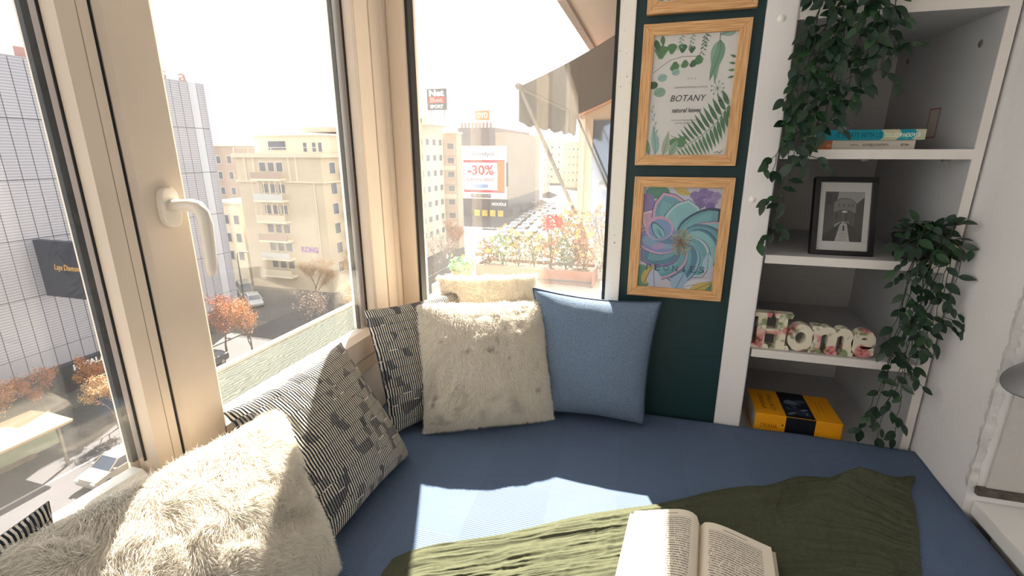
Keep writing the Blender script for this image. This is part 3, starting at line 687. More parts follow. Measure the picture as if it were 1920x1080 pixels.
# ================================================================== BED
g = NT('blue_bedspread'); tc = g.n('TexCoord'); sx = g.n('SeparateXYZ'); g.l(tc.outputs['Object'], sx.inputs[0])
X, Y = sx.outputs[0], sx.outputs[1]
wx = g.math('SINE', g.math('MULTIPLY', X, 2 * PI / .0058)); wy = g.math('SINE', g.math('MULTIPLY', Y, 2 * PI / .0058))
band = g.math('FRACT', g.math('MULTIPLY', g.math('ADD', X, g.math('MULTIPLY', Y, .05)), 1 / .34))
band2 = g.math('FRACT', g.math('MULTIPLY', Y, 1 / .41))
m1 = g.math('GREATER_THAN', band, .52); m2 = g.math('GREATER_THAN', band2, .5)
waf = g.math('MULTIPLY', wx, wy)
h1 = g.n('Mix'); h1.data_type = 'FLOAT'; g.l(m1, h1.inputs[0]); g.l(wy, h1.inputs[2]); g.l(waf, h1.inputs[3])
h2 = g.n('Mix'); h2.data_type = 'FLOAT'; g.l(m2, h2.inputs[0]); g.l(h1.outputs[0], h2.inputs[2]); g.l(g.math('MULTIPLY', wy, .8), h2.inputs[3])
hh = g.math('ADD', g.math('MULTIPLY', h2.outputs[0], .5), g.math('MULTIPLY', g.noise(tc.outputs['Object'], 14, 4), 1.2))
g.bump(hh, .5, .0018)
cl = g.mix(g.math('MULTIPLY', g.math('ADD', h2.outputs[0], 1.), .5), s(78, 93, 117), s(94, 110, 137))
g.l(g.mix(g.math('MULTIPLY', m1, .22), cl, s(96, 112, 138)), g.b.inputs['Base Color'])
g.b.inputs['Roughness'].default_value = .85; g.b.inputs['Specular IOR Level'].default_value = .15
BLUE = g.m
bed = thing('bed', 'low daybed with a blue quilted bedspread filling the window nook', 'bed', (0, .4, FLOOR))
box('base', M('bed_board', s(200, 196, 190), .6), -.83, .77, -.68, 1.48, FLOOR, FLOOR + .20, bed, bevel=.004)
nx, ny = 120, 150
xs = np.linspace(-.846, .793, nx); ys = np.linspace(-.7, 1.496, ny); XX, YY = np.meshgrid(xs, ys)
ex = np.minimum(XX + .846, .793 - XX); ey = np.minimum(YY + .7, 1.496 - YY); e = np.minimum(ex, ey)
r = .03; q = np.clip(1 - e / r, 0, 1)
ZZ = BED - r * (1 - np.sqrt(1 - q ** 2 + 1e-9)) * .9 + .006 * (vnoise(XX * 4, YY * 4, 1) - .5) + .002 * (vnoise(XX * 14, YY * 14, 2) - .5)
ZZ -= .012 * np.clip((XX - .62) / .16, 0, 1) ** 2 * np.clip((1.5 - YY) / .2, 0, 1)
V = np.stack([XX, YY, ZZ], -1).reshape(-1, 3); idx = np.arange(nx * ny).reshape(ny, nx)
F = np.stack([idx[:-1, :-1], idx[:-1, 1:], idx[1:, 1:], idx[1:, :-1]], -1).reshape(-1, 4)
loop = np.concatenate([idx[0, :], idx[1:, -1], idx[-1, -2::-1], idx[-2:0:-1, 0]]); k0 = len(V)
low = V[loop].copy(); low[:, 2] = FLOOR + .20; V = np.concatenate([V, low]); n = len(loop)
sd = np.stack([loop, k0 + np.arange(n), k0 + (np.arange(n) + 1) % n, np.roll(loop, -1)], -1)
np_mesh('bedspread', V, np.concatenate([F, sd]), BLUE, bed, (0, .4, FLOOR))

# ================================================================== CUSHIONS
g = NT('striped_weave'); uv = g.n('UVMap'); uv.uv_map = 'UVMap'; sx = g.n('SeparateXYZ'); g.l(uv.outputs[0], sx.inputs[0])
nz = g.noise(uv.outputs[0], 9, 2)
U = g.math('ADD', sx.outputs[0], g.math('MULTIPLY', g.math('SUBTRACT', nz, .5), .016)); Vv = g.math('ADD', sx.outputs[1], g.math('MULTIPLY', g.math('SUBTRACT', g.noise(uv.outputs[0], 6, 1), .5), .02))
row = g.math('FLOOR', g.math('MULTIPLY', Vv, 14))
wn = g.n('TexWhiteNoise', noise_dimensions='1D'); g.l(row, wn.inputs['W'])
st = g.math('FRACT', g.math('ADD', g.math('MULTIPLY', U, 56), g.math('MULTIPLY', wn.outputs[0], .35)))
stripe = g.math('GREATER_THAN', st, .52)
colu = g.math('FLOOR', g.math('ADD', g.math('MULTIPLY', g.math('ADD', U, g.math('MULTIPLY', g.noise(uv.outputs[0], 5, 1), .2)), 19), g.math('MULTIPLY', wn.outputs[0], 7)))
cv = g.n('CombineXYZ'); g.l(row, cv.inputs[0]); g.l(colu, cv.inputs[1]); w2n = g.n('TexWhiteNoise', noise_dimensions='2D'); g.l(cv.outputs[0], w2n.inputs['Vector'])
clus = g.noise(uv.outputs[0], 3.4, 1)
blk = g.math('MULTIPLY', g.math('LESS_THAN', w2n.outputs[0], .30), g.math('MULTIPLY', g.math('GREATER_THAN', clus, .44), g.math('ADD', .55, g.math('MULTIPLY', w2n.outputs[0], 1.5)))); pale = 0.
sep = g.math('LESS_THAN', g.math('FRACT', g.math('MULTIPLY', Vv, 14)), .10)
c = g.mix(stripe, s(38, 42, 50), s(210, 202, 188)); c = g.mix(g.math('MULTIPLY', sep, .35), c, s(50, 52, 60)); c = g.mix(g.math('MULTIPLY', blk, .8), c, s(50, 54, 66)); c = g.mix(g.math('MULTIPLY', sep, g.math('LESS_THAN', w2n.outputs[0], .10)), c, s(206, 198, 184))
g.l(c, g.b.inputs['Base Color']); g.b.inputs['Roughness'].default_value = .9; g.b.inputs['Specular IOR Level'].default_value = .1
g.bump(g.math('SINE', g.math('MULTIPLY', g.math('ADD', g.math('MULTIPLY', U, 46), wn.outputs[0]), 2 * PI)), .5, .002)
STRIPE = g.m
g = NT('blue_weave'); tc = g.n('TexCoord'); ch = g.n('TexVoronoi'); ch.inputs['Scale'].default_value = 430; g.l(tc.outputs['Object'], ch.inputs['Vector'])
g.l(g.mix(ch.outputs['Distance'], s(128, 146, 168), s(88, 106, 128)), g.b.inputs['Base Color']); g.b.inputs['Roughness'].default_value = .9; g.b.inputs['Specular IOR Level'].default_value = .15
g.bump(ch.outputs['Distance'], .7, .003); BLUEC = g.m
g = NT('cream_fur'); a_ = g.n('VertexColor'); a_.layer_name = 'Col'
g.l(a_.outputs[0], g.b.inputs['Base Color']); g.b.inputs['Roughness'].default_value = .8; g.b.inputs['Specular IOR Level'].default_value = .15
tl = g.n('BsdfTranslucent'); g.l(a_.outputs[0], tl.inputs[0]); mxs = g.n('MixShader'); mxs.inputs[0].default_value = .45
out = [x for x in g.t.nodes if x.type == 'OUTPUT_MATERIAL'][0]; g.l(g.b.outputs[0], mxs.inputs[1]); g.l(tl.outputs[0], mxs.inputs[2]); g.l(mxs.outputs[0], out.inputs[0])
FUR = g.m
FURBASE = M('fur_backing', s(236, 226, 208), .95)

def csurf(C, th, u, v, side, seed, pull=.07, expo=.46):
    BL, BR, TR, TL = [np.array(c, float) for c in C]
    u2 = u * (1 - pull * (1 - v ** 2)); v2 = v * (1 - pull * (1 - u ** 2))
    a, b = ((u2 + 1) / 2)[..., None], ((v2 + 1) / 2)[..., None]
    P = BL * (1 - a) * (1 - b) + BR * a * (1 - b) + TR * a * b + TL * (1 - a) * b
    n = np.cross(BR - BL, TL - BL); n /= np.linalg.norm(n)
    prof = (np.clip(1 - u ** 2, 0, 1) * np.clip(1 - v ** 2, 0, 1)) ** expo
    prof = prof * (1 + .10 * (vnoise(u * 2.2 + 5, v * 2.2 + 9, seed) - .5) + .22 * np.clip(-v, -1, 1) * .5)
    wr = .005 * (vnoise(u * 5 + 3, v * 5 + 1, seed + 3) - .5) * np.clip(prof * 3, 0, 1)
    P = P + n * (side * (prof * th / 2 + .0015) + wr)[..., None]
    P[..., 2] = np.maximum(P[..., 2], BED + .004); P[..., 0] = np.maximum(P[..., 0], -.824); P[..., 1] = np.minimum(P[..., 1], 1.487)
    return P
def cushion(label, C, th, mat, seed, piping=None, fur=0, flen=.024, pull=.07, uvflip=False, group=None):
    base = (np.array(C[0]) + np.array(C[1])) / 2
    t = thing('throw_cushion', label, 'cushion', tuple(base), group)
    N = 44; g1 = np.linspace(-1, 1, N + 1); g1 = np.sign(g1) * np.abs(g1) ** .85; u, v = np.meshgrid(g1, g1)
    A = csurf(C, th, u, v, 1., seed, pull).reshape(-1, 3); B = csurf(C, th, u, v, -1., seed + 1, pull).reshape(-1, 3)
    idx = np.arange((N + 1) ** 2).reshape(N + 1, N + 1); Q = np.stack([idx[:-1, :-1], idx[:-1, 1:], idx[1:, 1:], idx[1:, :-1]], -1).reshape(-1, 4)
    loop = np.concatenate([idx[0, :], idx[1:, -1], idx[-1, -2::-1], idx[-2:0:-1, 0]]); o = len(A)
    S = np.stack([loop, loop + o, np.roll(loop, -1) + o, np.roll(loop, -1)], -1)
    V = np.concatenate([A, B]); F = np.concatenate([Q, Q[:, ::-1] + o, S])
    uvc = np.stack([(u.ravel() + 1) / 2, (v.ravel() + 1) / 2], -1)
    if uvflip: uvc = uvc[:, ::-1]
    uvs = np.concatenate([uvc, uvc + .37])
    cov = np_mesh('cover', V, F, mat, t, base, True, uv=uvs)
    if piping:
        m = MB(); pts = [Vector((A[i] + B[i]) / 2) for i in loop]; pts.append(pts[0]); m.tube(pts, .0035, 6, cap=False); m.build('piping', piping, t, smooth=True)
    if fur:
        R = np.random.default_rng(seed); n = fur
        uu = R.uniform(-1, 1, n); vv = R.uniform(-1, 1, n); k = R.random(n)
        # more roots near the rim
        rim = k < .10; which = R.integers(0, 4, n); 
        uu = np.where(rim & (which == 0), 1 - .06 * R.random(n), np.where(rim & (which == 1), -1 + .06 * R.random(n), uu)); vv = np.where(rim & (which == 2), 1 - .06 * R.random(n), np.where(rim & (which == 3), -1 + .06 * R.random(n), vv))
        side = np.where(R.random(n) < .74, 1., -1.)
        P = np.where((side > 0)[:, None], csurf(C, th, uu, vv, 1., seed, pull), csurf(C, th, uu, vv, -1., seed + 1, pull))
        e = 1e-3
        du = np.where((side > 0)[:, None], csurf(C, th, np.clip(uu + e, -1, 1), vv, 1., seed, pull) - csurf(C, th, np.clip(uu - e, -1, 1), vv, 1., seed, pull), csurf(C, th, np.clip(uu + e, -1, 1), vv, -1., seed + 1, pull) - csurf(C, th, np.clip(uu - e, -1, 1), vv, -1., seed + 1, pull))
        dv = np.where((side > 0)[:, None], csurf(C, th, uu, np.clip(vv + e, -1, 1), 1., seed, pull) - csurf(C, th, uu, np.clip(vv - e, -1, 1), 1., seed, pull), csurf(C, th, uu, np.clip(vv + e, -1, 1), -1., seed + 1, pull) - csurf(C, th, uu, np.clip(vv - e, -1, 1), -1., seed + 1, pull))
        nrm = np.cross(du, dv) * side[:, None]; nrm /= (np.linalg.norm(nrm, axis=1, keepdims=True) + 1e-12)
        BLc, BRc, TRc, TLc = [np.array(c) for c in C]; right = (BRc - BLc) / np.linalg.norm(BRc - BLc); up = (TLc - BLc) / np.linalg.norm(TLc - BLc)
        ctr = (BLc + BRc + TRc + TLc) / 4
        outw = P - ctr; outw /= np.linalg.norm(outw, axis=1, keepdims=True); edge = np.clip((np.maximum(np.abs(uu), np.abs(vv)) - .82) / .18, 0, 1)[:, None]
        # clumped lay of the fur
        ang = 2 * PI * (vnoise(uu * 2.6 + 3, vv * 2.6 + 8, seed) * .9 + vnoise(uu * 8, vv * 8, seed + 2) * .55)
        lay = right * np.cos(ang)[:, None] + up * np.sin(ang)[:, None] - up * .55
        d1 = nrm * .8 + lay * .42 + outw * edge * .9 + R.normal(0, .22, (n, 3)); d1 /= np.linalg.norm(d1, axis=1, keepdims=True)
        d2 = nrm * .25 + lay * .8 + outw * edge * .8 + R.normal(0, .30, (n, 3)); d2 /= np.linalg.norm(d2, axis=1, keepdims=True)
        L = flen * R.uniform(.55, 1.15, n)[:, None]
        p1 = P + d1 * L * .5; p2 = p1 + d2 * L * .6
        for q_ in (p1, p2): q_[:, 2] = np.maximum(q_[:, 2], BED + .004); q_[:, 0] = np.maximum(q_[:, 0], -.826); q_[:, 1] = np.minimum(q_[:, 1], 1.486)
        sv = np.cross(d1, R.normal(0, 1, (n, 3))); sv /= (np.linalg.norm(sv, axis=1, keepdims=True) + 1e-9); w = .0006
        V = np.stack([P - sv * w, P + sv * w, p1 - sv * w * .75, p1 + sv * w * .75, p2], 1).reshape(-1, 3)
        i0 = (np.arange(n) * 5)[:, None]; F = np.concatenate([i0 + [0, 1, 3], i0 + [0, 3, 2], i0 + [2, 3, 4]], 0)
        fl = vnoise(uu * 7 + 11, vv * 7 + 4, seed + 5); fl = np.clip((fl - .91) / .06, 0, 1) * .8 * (R.random(n) < .8)
        c0 = np.array([.97, .92, .84]); c1 = np.array([.40, .33, .27]); jit = R.uniform(.88, 1.06, (n, 1))
        colr = (c0 * (1 - fl[:, None]) + c1 * fl[:, None]) * jit
        cc = np.repeat(colr, 5, 0)
        f = np_mesh('fur', V, F, FUR, t, base, True, col=np.clip(cc, 0, 1)); f['kind'] = 'stuff'
    return t
Z0 = BED + .010
cushion('cream fur cushion with brown flecks in the near left corner, tall front one', [(-.655, .262, Z0), (-.571, .660, Z0), (-.722, .714, -.520), (-.800, .300, -.512)], .15, FURBASE, 11, fur=200000, flen=.021, pull=.03)
cushion('black and white striped cushion, only its corner showing behind the near fur cushion', [(-.735, .02, Z0), (-.735, .36, Z0), (-.808, .375, -.485), (-.808, .02, -.50)], .09, STRIPE, 12, piping=None)
cushion('large black and white striped cushion leaning on the casement, nearest of the full striped pair', [(-.612, .672, Z0), (-.602, 1.040, Z0), (-.792, 1.045, -.498), (-.806, .672, -.508)], .13, STRIPE, 13, pull=.06)
cushion('black and white striped cushion standing in the corner, left of the upright fur cushion', [(-.700, 1.112, Z0), (-.495, 1.40, Z0), (-.60, 1.45, -.44), (-.812, 1.19, -.455)], .13, STRIPE, 14, pull=.06)
cushion('square cream fur cushion standing upright between the striped and blue cushions', [(-.613, 1.165, Z0), (-.262, 1.352, Z0), (-.317, 1.425, -.455), (-.668, 1.275, -.455)], .20, FURBASE, 15, fur=170000, flen=.017, pull=.035)
cushion('white fur cushion in full sun, half hidden behind the upright cream fur cushion', [(-.60, 1.40, Z0 + .02), (-.31, 1.445, Z0 + .02), (-.345, 1.468, -.378), (-.68, 1.44, -.40)], .075, FURBASE, 16, fur=40000, flen=.015, pull=.03)
cushion('plain dusty blue woven cushion with dark piping against the teal wall', [(-.292, 1.375, Z0), (.022, 1.385, Z0), (.045, 1.425, -.425), (-.345, 1.425, -.412)], .165, BLUEC, 17, piping=M('navy_piping', s(52, 66, 88), .8), pull=.075)

# ================================================================== GREEN THROW
g = NT('green_muslin'); tc = g.n('TexCoord'); n1 = g.noise(tc.outputs['Object'], 90, 4); n2 = g.noise(tc.outputs['Object'], 420, 2)
g.l(g.mix(n1, s(64, 68, 53), s(84, 85, 68)), g.b.inputs['Base Color']); g.b.inputs['Roughness'].default_value = .95; g.b.inputs['Specular IOR Level'].default_value = .08
g.bump(g.math('ADD', n1, g.math('MULTIPLY', n2, .4)), .5, .002); GREEN = g.m
T = np.array([(-.473, .72), (-.205, .877), (.092, 1.054), (.283, 1.171), (.421, 1.237), (.612, 1.304), (.713, 1.333)])
Bt = np.array([(-.42, .36), (-.2, .42), (.0, .47), (.15, .52), (.26, .56), (.36, .60), (.44, .64)])
nu, nv = 380, 300; us = np.linspace(0, 1, nu); vs_ = np.linspace(0, 1, nv); U, V_ = np.meshgrid(us, vs_)
tt = np.linspace(0, 1, 7); ip = lambda A, q: np.stack([np.interp(q, tt, A[:, 0]), np.interp(q, tt, A[:, 1])], -1)
P = ip(T, U) * (1 - V_[..., None]) + ip(Bt, U) * V_[..., None]
P[..., 0] += .012 * (vnoise(U * 3, V_ * 9, 4) - .5); P[..., 1] += .022 * (vnoise(U * 9, V_ * 3, 6) - .5) * (1 - V_)
warp = vnoise(U * 4, V_ * 4, 7) * 2.2
along = 1 - np.abs(2 * vnoise(U * 5 + warp * .6, V_ * 46 + warp * 3.0 - U * 10, 1) - 1)
fine = 1 - np.abs(2 * vnoise(U * 22 + warp, V_ * 95 + warp * 5 - U * 18, 2) - 1)
cross_ = 1 - np.abs(2 * vnoise(U * 75 + warp * 2, V_ * 9 + warp, 3) - 1)
edge = np.minimum(np.minimum(U * 9, (1 - U) * 14), np.minimum(V_ * 12, (1 - V_) * 12)); ef = np.clip(edge, 0, 1) ** .6
H = .007 + .0058 * along ** 1.3 + .0030 * fine + .0022 * cross_ ** 2 + .018 * (vnoise(U * 4 + 2, V_ * 3, 9) - .3)
x, y = P[..., 0], P[..., 1]; ax, ay, bx, by = .612, 1.304, .26, .93; L2 = (bx - ax) ** 2 + (by - ay) ** 2; tq = ((x - ax) * (bx - ax) + (y - ay) * (by - ay)) / L2
dist = ((x - ax) * (by - ay) - (y - ay) * (bx - ax)) / math.sqrt(L2); H += np.where(tq > -.2, .048 * np.exp(-(dist / .032) ** 2) * np.clip(1.2 - tq, 0, 1), 0)
H += .035 * np.exp(-((U - .03) / .05) ** 2) * (.6 + .5 * vnoise(U * 30, V_ * 26, 5))
Zt = BED + .004 + np.clip(H, .003, 1) * ef
top = np.stack([x, y, Zt], -1).reshape(-1, 3); bot = np.stack([x, y, np.full_like(x, BED + .0035)], -1).reshape(-1, 3)
idx = np.arange(nu * nv).reshape(nv, nu); Q = np.stack([idx[:-1, :-1], idx[1:, :-1], idx[1:, 1:], idx[:-1, 1:]], -1).reshape(-1, 4)
loop = np.concatenate([idx[0, :], idx[1:, -1], idx[-1, -2::-1], idx[-2:0:-1, 0]]); o = len(top)
S = np.stack([loop, np.roll(loop, -1), np.roll(loop, -1) + o, loop + o], -1)
th = np_mesh('throw_blanket', np.concatenate([top, bot]), np.concatenate([Q, S]), GREEN, None, (.1, .8, BED + .004))
tag(th, 'crinkled dark green muslin throw spread across the blue bed', 'blanket')

# ================================================================== OPEN BOOK on the throw
bk = thing('open_book', 'open paperback lying face up on the green throw', 'book', (.147, .83, BED + .04))
BZ = BED + .042; rot = math.radians(-6)
def bp(x, y, z): return (.147 + x * math.cos(rot) - y * math.sin(rot), .920 + x * math.sin(rot) + y * math.cos(rot), BZ + z)
g = NT('printed_page'); uv = g.n('UVMap'); uv.uv_map = 'UVMap'; sx = g.n('SeparateXYZ'); g.l(uv.outputs[0], sx.inputs[0]); U_, V2 = sx.outputs[0], sx.outputs[1]
ln = g.math('FRACT', g.math('MULTIPLY', V2, 34)); lm = g.math('MULTIPLY', g.math('GREATER_THAN', ln, .42), g.math('LESS_THAN', ln, .86))
cv = g.n('CombineXYZ'); g.l(g.math('MULTIPLY', U_, 150), cv.inputs[0]); g.l(g.math('MULTIPLY', g.math('FLOOR', g.math('MULTIPLY', V2, 34)), 3.7), cv.inputs[1])
wd = g.math('GREATER_THAN', g.noise(cv.outputs[0], .55, 2), .43)
inn = g.math('MULTIPLY', g.math('MULTIPLY', g.math('GREATER_THAN', U_, .12), g.math('LESS_THAN', U_, .86)), g.math('MULTIPLY', g.math('GREATER_THAN', V2, .08), g.math('LESS_THAN', V2, .90)))
hd_ = g.math('MULTIPLY', g.math('MULTIPLY', g.math('GREATER_THAN', U_, .32), g.math('LESS_THAN', U_, .66)), g.math('MULTIPLY', g.math('GREATER_THAN', V2, .935), g.math('LESS_THAN', V2, .945)))
ink = g.math('MAXIMUM', g.math('MULTIPLY', g.math('MULTIPLY', lm, wd), inn), hd_)
g.l(g.mix(g.math('MULTIPLY', ink, .8), s(226, 214, 194), s(60, 54, 50)), g.b.inputs['Base Color']); g.b.inputs['Roughness'].default_value = .8
PRINT = g.m
def half(sgn, W, hmax, nm):
    n = 18; BH = .205
    tq = np.linspace(0, 1, n); zz = .014 + hmax * np.sin(PI * np.clip(tq, 0, 1) ** .55) ** .9 * (1 - .45 * tq) + .006 * (1 - tq)
    m = MB(); V = []; F = []
    prof = [(sgn * W * t, z) for t, z in zip(tq, zz)] + [(sgn * (W + .004), .002), (0, .002)]
    m.prism(prof, lambda p_, q_, t: bp(p_, t, q_), 0, -BH); m.build('page_block', PAGE, bk)
    P = np.array([[bp(sgn * W * t, -BH * k / 10, z + .0006) for t, z in zip(tq, zz)] for k in range(11)]).reshape(-1, 3)
    ii = np.arange(11 * n).reshape(11, n); F = np.stack([ii[:-1, :-1], ii[1:, :-1], ii[1:, 1:], ii[:-1, 1:]], -1).reshape(-1, 4)
    if sgn < 0: F = F[:, ::-1]
    uq = np.array([[(t if sgn > 0 else 1 - t), 1 - k / 10] for k in range(11) for t in tq])
    np_mesh('printed_page', P, F, PRINT, bk, ORG[bk.name], True, uv=uq)
half(-1, .135, .036, 'l'); half(1, .135, .020, 'r')
m = MB(); m.prism([(-.145, 0), (.145, 0), (.145, .0022), (-.145, .0022)], lambda p_, q_, t: bp(p_, t, q_), .004, -.21); m.build('cover', M('paper_cover', s(196, 180, 160), .5), bk)

# ================================================================== LAMP at the right edge
GM = M('grey_metal', s(150, 150, 152), .4, metal=.4)
lp = thing('desk_lamp', 'grey metal desk lamp, only its shade rim showing at the right edge', 'lamp', (1.02, 1.13, -.806))
m = MB(); m.lathe([(0, .018), (.055, .018), (.065, .012), (.066, 0), (0, 0)], (1.02, 1.13, -.806), 28); m.build('base', GM, lp, smooth=False)
m = MB(); m.tube([(1.02, 1.13, -.79), (1.02, 1.13, -.48), (1.01, 1.13, -.40), (.97, 1.13, -.345), (.91, 1.13, -.335), (.855, 1.13, -.36), (.82, 1.13, -.395)], .006, 10); m.build('pole', GM, lp, smooth=True)
tm = Matrix.Translation((.795, 1.13, -.418)) @ Matrix.Rotation(math.radians(-24), 4, 'Y')
m = MB(); m.lathe([(.010, .030), (.030, .022), (.060, .006), (.088, -.010), (.0885, -.013), (.058, .001), (.028, .014), (.0, .016)], (0, 0, 0), 32); m.v = [tuple(tm @ Vector(p)) for p in m.v]; m.build('shade', GM, lp, smooth=True)
m = MB(); m.lathe([(.0, .012), (.052, .0), (.054, -.012), (.047, -.035), (.030, -.052), (0, -.058)], (0, 0, 0), 24); m.v = [tuple(tm @ Vector(p)) for p in m.v]; m.build('bulb_housing', M('dark_grey_metal', s(112, 112, 112), .45), lp, smooth=True)

# ================================================================== TRAILING PLANTS
LEAFM = [M('leaf_dark', s(24, 50, 30), .42, .2, 30), M('leaf_mid', s(34, 70, 38), .42, .2, 30), M('leaf_bluish', s(34, 58, 48), .42, .2, 30)]
STEMM = M('stem_green', s(52, 58, 34), .6)
def leaf_mesh(mat, k, tipw=1.):
    n = 6; V = []; F = []
    for i in range(n + 1):
        t = i / n; w = .27 * math.sin(PI * t ** .8) ** .85 * tipw; zb = -.10 * t * t
        V += [(t, -w, zb + .05 * math.sin(PI * t)), (t, 0, zb), (t, w, zb + .05 * math.sin(PI * t))]
    for i in range(n): F += [(3 * i, 3 * i + 3, 3 * i + 4, 3 * i + 1), (3 * i + 1, 3 * i + 4, 3 * i + 5, 3 * i + 2)]
    me = bpy.data.meshes.new('leaf'); me.from_pydata(V, [], F); me.materials.append(mat); me.polygons.foreach_set('use_smooth', [True] * len(F)); me.update()
    return me
LEAVES = [leaf_mesh(LEAFM[0], 0), leaf_mesh(LEAFM[0], 0, .85), leaf_mesh(LEAFM[1], 1), leaf_mesh(LEAFM[2], 2)]
def put_leaf(parent, p, d, nrm, L, R, mi=None):
    o = bpy.data.objects.new('leaf', LEAVES[R.choice((0, 0, 1, 1, 2, 3)) if mi is None else mi]); COL.objects.link(o)
    d = Vector(d).normalized(); z = (Vector(nrm) - d * Vector(nrm).dot(d)); z = z.normalized() if z.length > 1e-4 else d.orthogonal().normalized(); y = z.cross(d)
    o.parent = parent; o.rotation_euler = Matrix((d, y, z)).transposed().to_euler(); o.scale = (L, L, L); o.location = Vector(p) - ORG[parent.name]
    return o
def strand(parent, pts, R, step=.030, L=(.030, .048), twig=.35, cnt=None, lim=None):
    """a hanging stem with alternating leaves and short leafy side twigs"""
    P = []
    for i in range(len(pts) - 1):
        a, b = Vector(pts[i]), Vector(pts[i + 1]); k = max(2, int((b - a).length / .02))
        for j in range(k): P.append(a.lerp(b, j / k) + Vector((R.uniform(-.004, .004), R.uniform(-.003, .003), 0)))
    P.append(Vector(pts[-1]))
    m = MB(); m.tube(P, [.0016 * (1 - .5 * i / len(P)) for i in range(len(P))], 4); acc = 0; sgn = 1
    for i in range(1, len(P)):
        acc += (P[i] - P[i - 1]).length
        if acc >= step:
            acc = R.uniform(-.006, .006); sgn = -sgn; t = (P[i] - P[i - 1]).normalized()
            out = Vector((sgn * R.uniform(.5, 1), -R.uniform(.1, .8), R.uniform(-.3, .3)))
            if R.random() < twig:
                q = P[i]; d = (out + t * .5).normalized(); tw = [q]
                for k in range(3):
                    q = q + d * .018; d = (d + Vector((0, 0, -.25))).normalized(); tw.append(q.copy())
                    put_leaf(parent, q, d + Vector((R.uniform(-.9, .9), R.uniform(-.5, .1), R.uniform(-.6, .2))), (R.uniform(-.5, .5), -1, R.uniform(.0, .9)), R.uniform(*L) * .85, R)
                m.tube(tw, .0010, 4)
            else:
                put_leaf(parent, P[i], out + t * R.uniform(.2, .9), (R.uniform(-.5, .5), -1, R.uniform(.1, 1.0)), R.uniform(*L), R)
    put_leaf(parent, P[-1], (R.uniform(-.3, .3), -.1, -1), (0, -1, .3), R.uniform(*L), R)
    m.build('stem', STEMM, parent, smooth=True)
def pot(parent, c, r, h, mat):
    m = MB(); m.lathe([(0, .001), (r * .72, .001), (r * .78, .004), (r, h), (r * 1.04, h), (r * 1.04, h - .008), (r * .92, h - .004), (r * .88, h - .012), (0, h - .012)], c, 24); m.build('pot', mat, parent, smooth=False)
POTM = M('black_pot', s(22, 24, 26), .5)
R = random.Random(21)
p1 = thing('trailing_plant', 'trailing plant with dark green leaves hanging down from the bookcase top', 'plant', (.44, 1.60, .372), 'trailing leafy plants on the bookcase')
pot(p1, (.44, 1.60, .3725), .062, .085, M('white_pot', s(206, 204, 200), .5))
for x0, x1, x2, z, y in ((.40, .335, .325, -.215, 1.475), (.37, .315, .30, -.045, 1.462), (.39, .345, .335, -.13, 1.455), (.41, .375, .36, .0, 1.445), (.44, .40, .375, -.03, 1.45), (.46, .43, .40, .05, 1.44),
                         (.48, .46, .44, .10, 1.45), (.50, .48, .465, .13, 1.455), (.52, .50, .475, .19, 1.46), (.42, .39, .385, .03, 1.47), (.36, .34, .33, .08, 1.45), (.50, .52, .515, .22, 1.46), (.47, .45, .42, .17, 1.435), (.40, .355, .315, .12, 1.44), (.38, .36, .35, .20, 1.45), (.45, .43, .41, .22, 1.44), (.49, .49, .49, .27, 1.445), (.42, .40, .37, .08, 1.455)):
    zt = .50
    strand(p1, [(.44 + (x0 - .44) * .4, 1.59, .45), (x0, 1.54, zt), (x0, y + .01, .42), ((x0 + x1) / 2, y, .28), (x1, y, (z + .2) / 2), (x2, y, z)], R, step=.032, L=(.032, .050), twig=.36)
p2 = thing('trailing_plant', 'trailing plant with dark green leaves spilling from a black pot on the second shelf', 'plant', (.70, 1.555, -.281), 'trailing leafy plants on the bookcase')
pot(p2, (.695, 1.562, -.2805), .050, .066, POTM)
for x1, x2, z, y in ((.665, .665, -.60, 1.475), (.70, .63, -.775, 1.47), (.715, .72, -.56, 1.46), (.73, .715, -.50, 1.44), (.70, .69, -.64, 1.465), (.68, .66, -.70, 1.48), (.69, .705, -.78, 1.455), (.745, .735, -.42, 1.43), (.66, .645, -.50, 1.46), (.72, .70, -.45, 1.44), (.71, .68, -.80, 1.48)):
    strand(p2, [(.695 + (x1 - .695) * .3, 1.55, -.21), ((x1 + .70) / 2, 1.51, -.19), (x1, y, -.235), (x1, y, -.36), ((x1 + x2) / 2, y, (z - .36) / 2), (x2, y, z)], R, step=.042, L=(.028, .044), twig=.26)
for k in range(34):   # bushy crown
    an = R.uniform(0, 2 * PI); r0 = R.uniform(.02, .085); p_ = (.705 + r0 * math.cos(an) * .95, 1.50 + r0 * math.sin(an) * .55, -.205 + R.uniform(-.02, .035))
    if p_[0] < .745: put_leaf(p2, p_, (math.cos(an), math.sin(an) * .5 - .3, R.uniform(-.4, .7)), (R.uniform(-.4, .4), -.8, 1), R.uniform(.03, .046), R)
for k in range(12):
    strand(p2, [(.70, 1.54, -.21), (.70 + R.uniform(-.06, .05), 1.47, -.185 + R.uniform(-.01, .02)), (.70 + R.uniform(-.085, .07), 1.44, -.23)], R, step=.045, twig=.1) if k < 6 else None
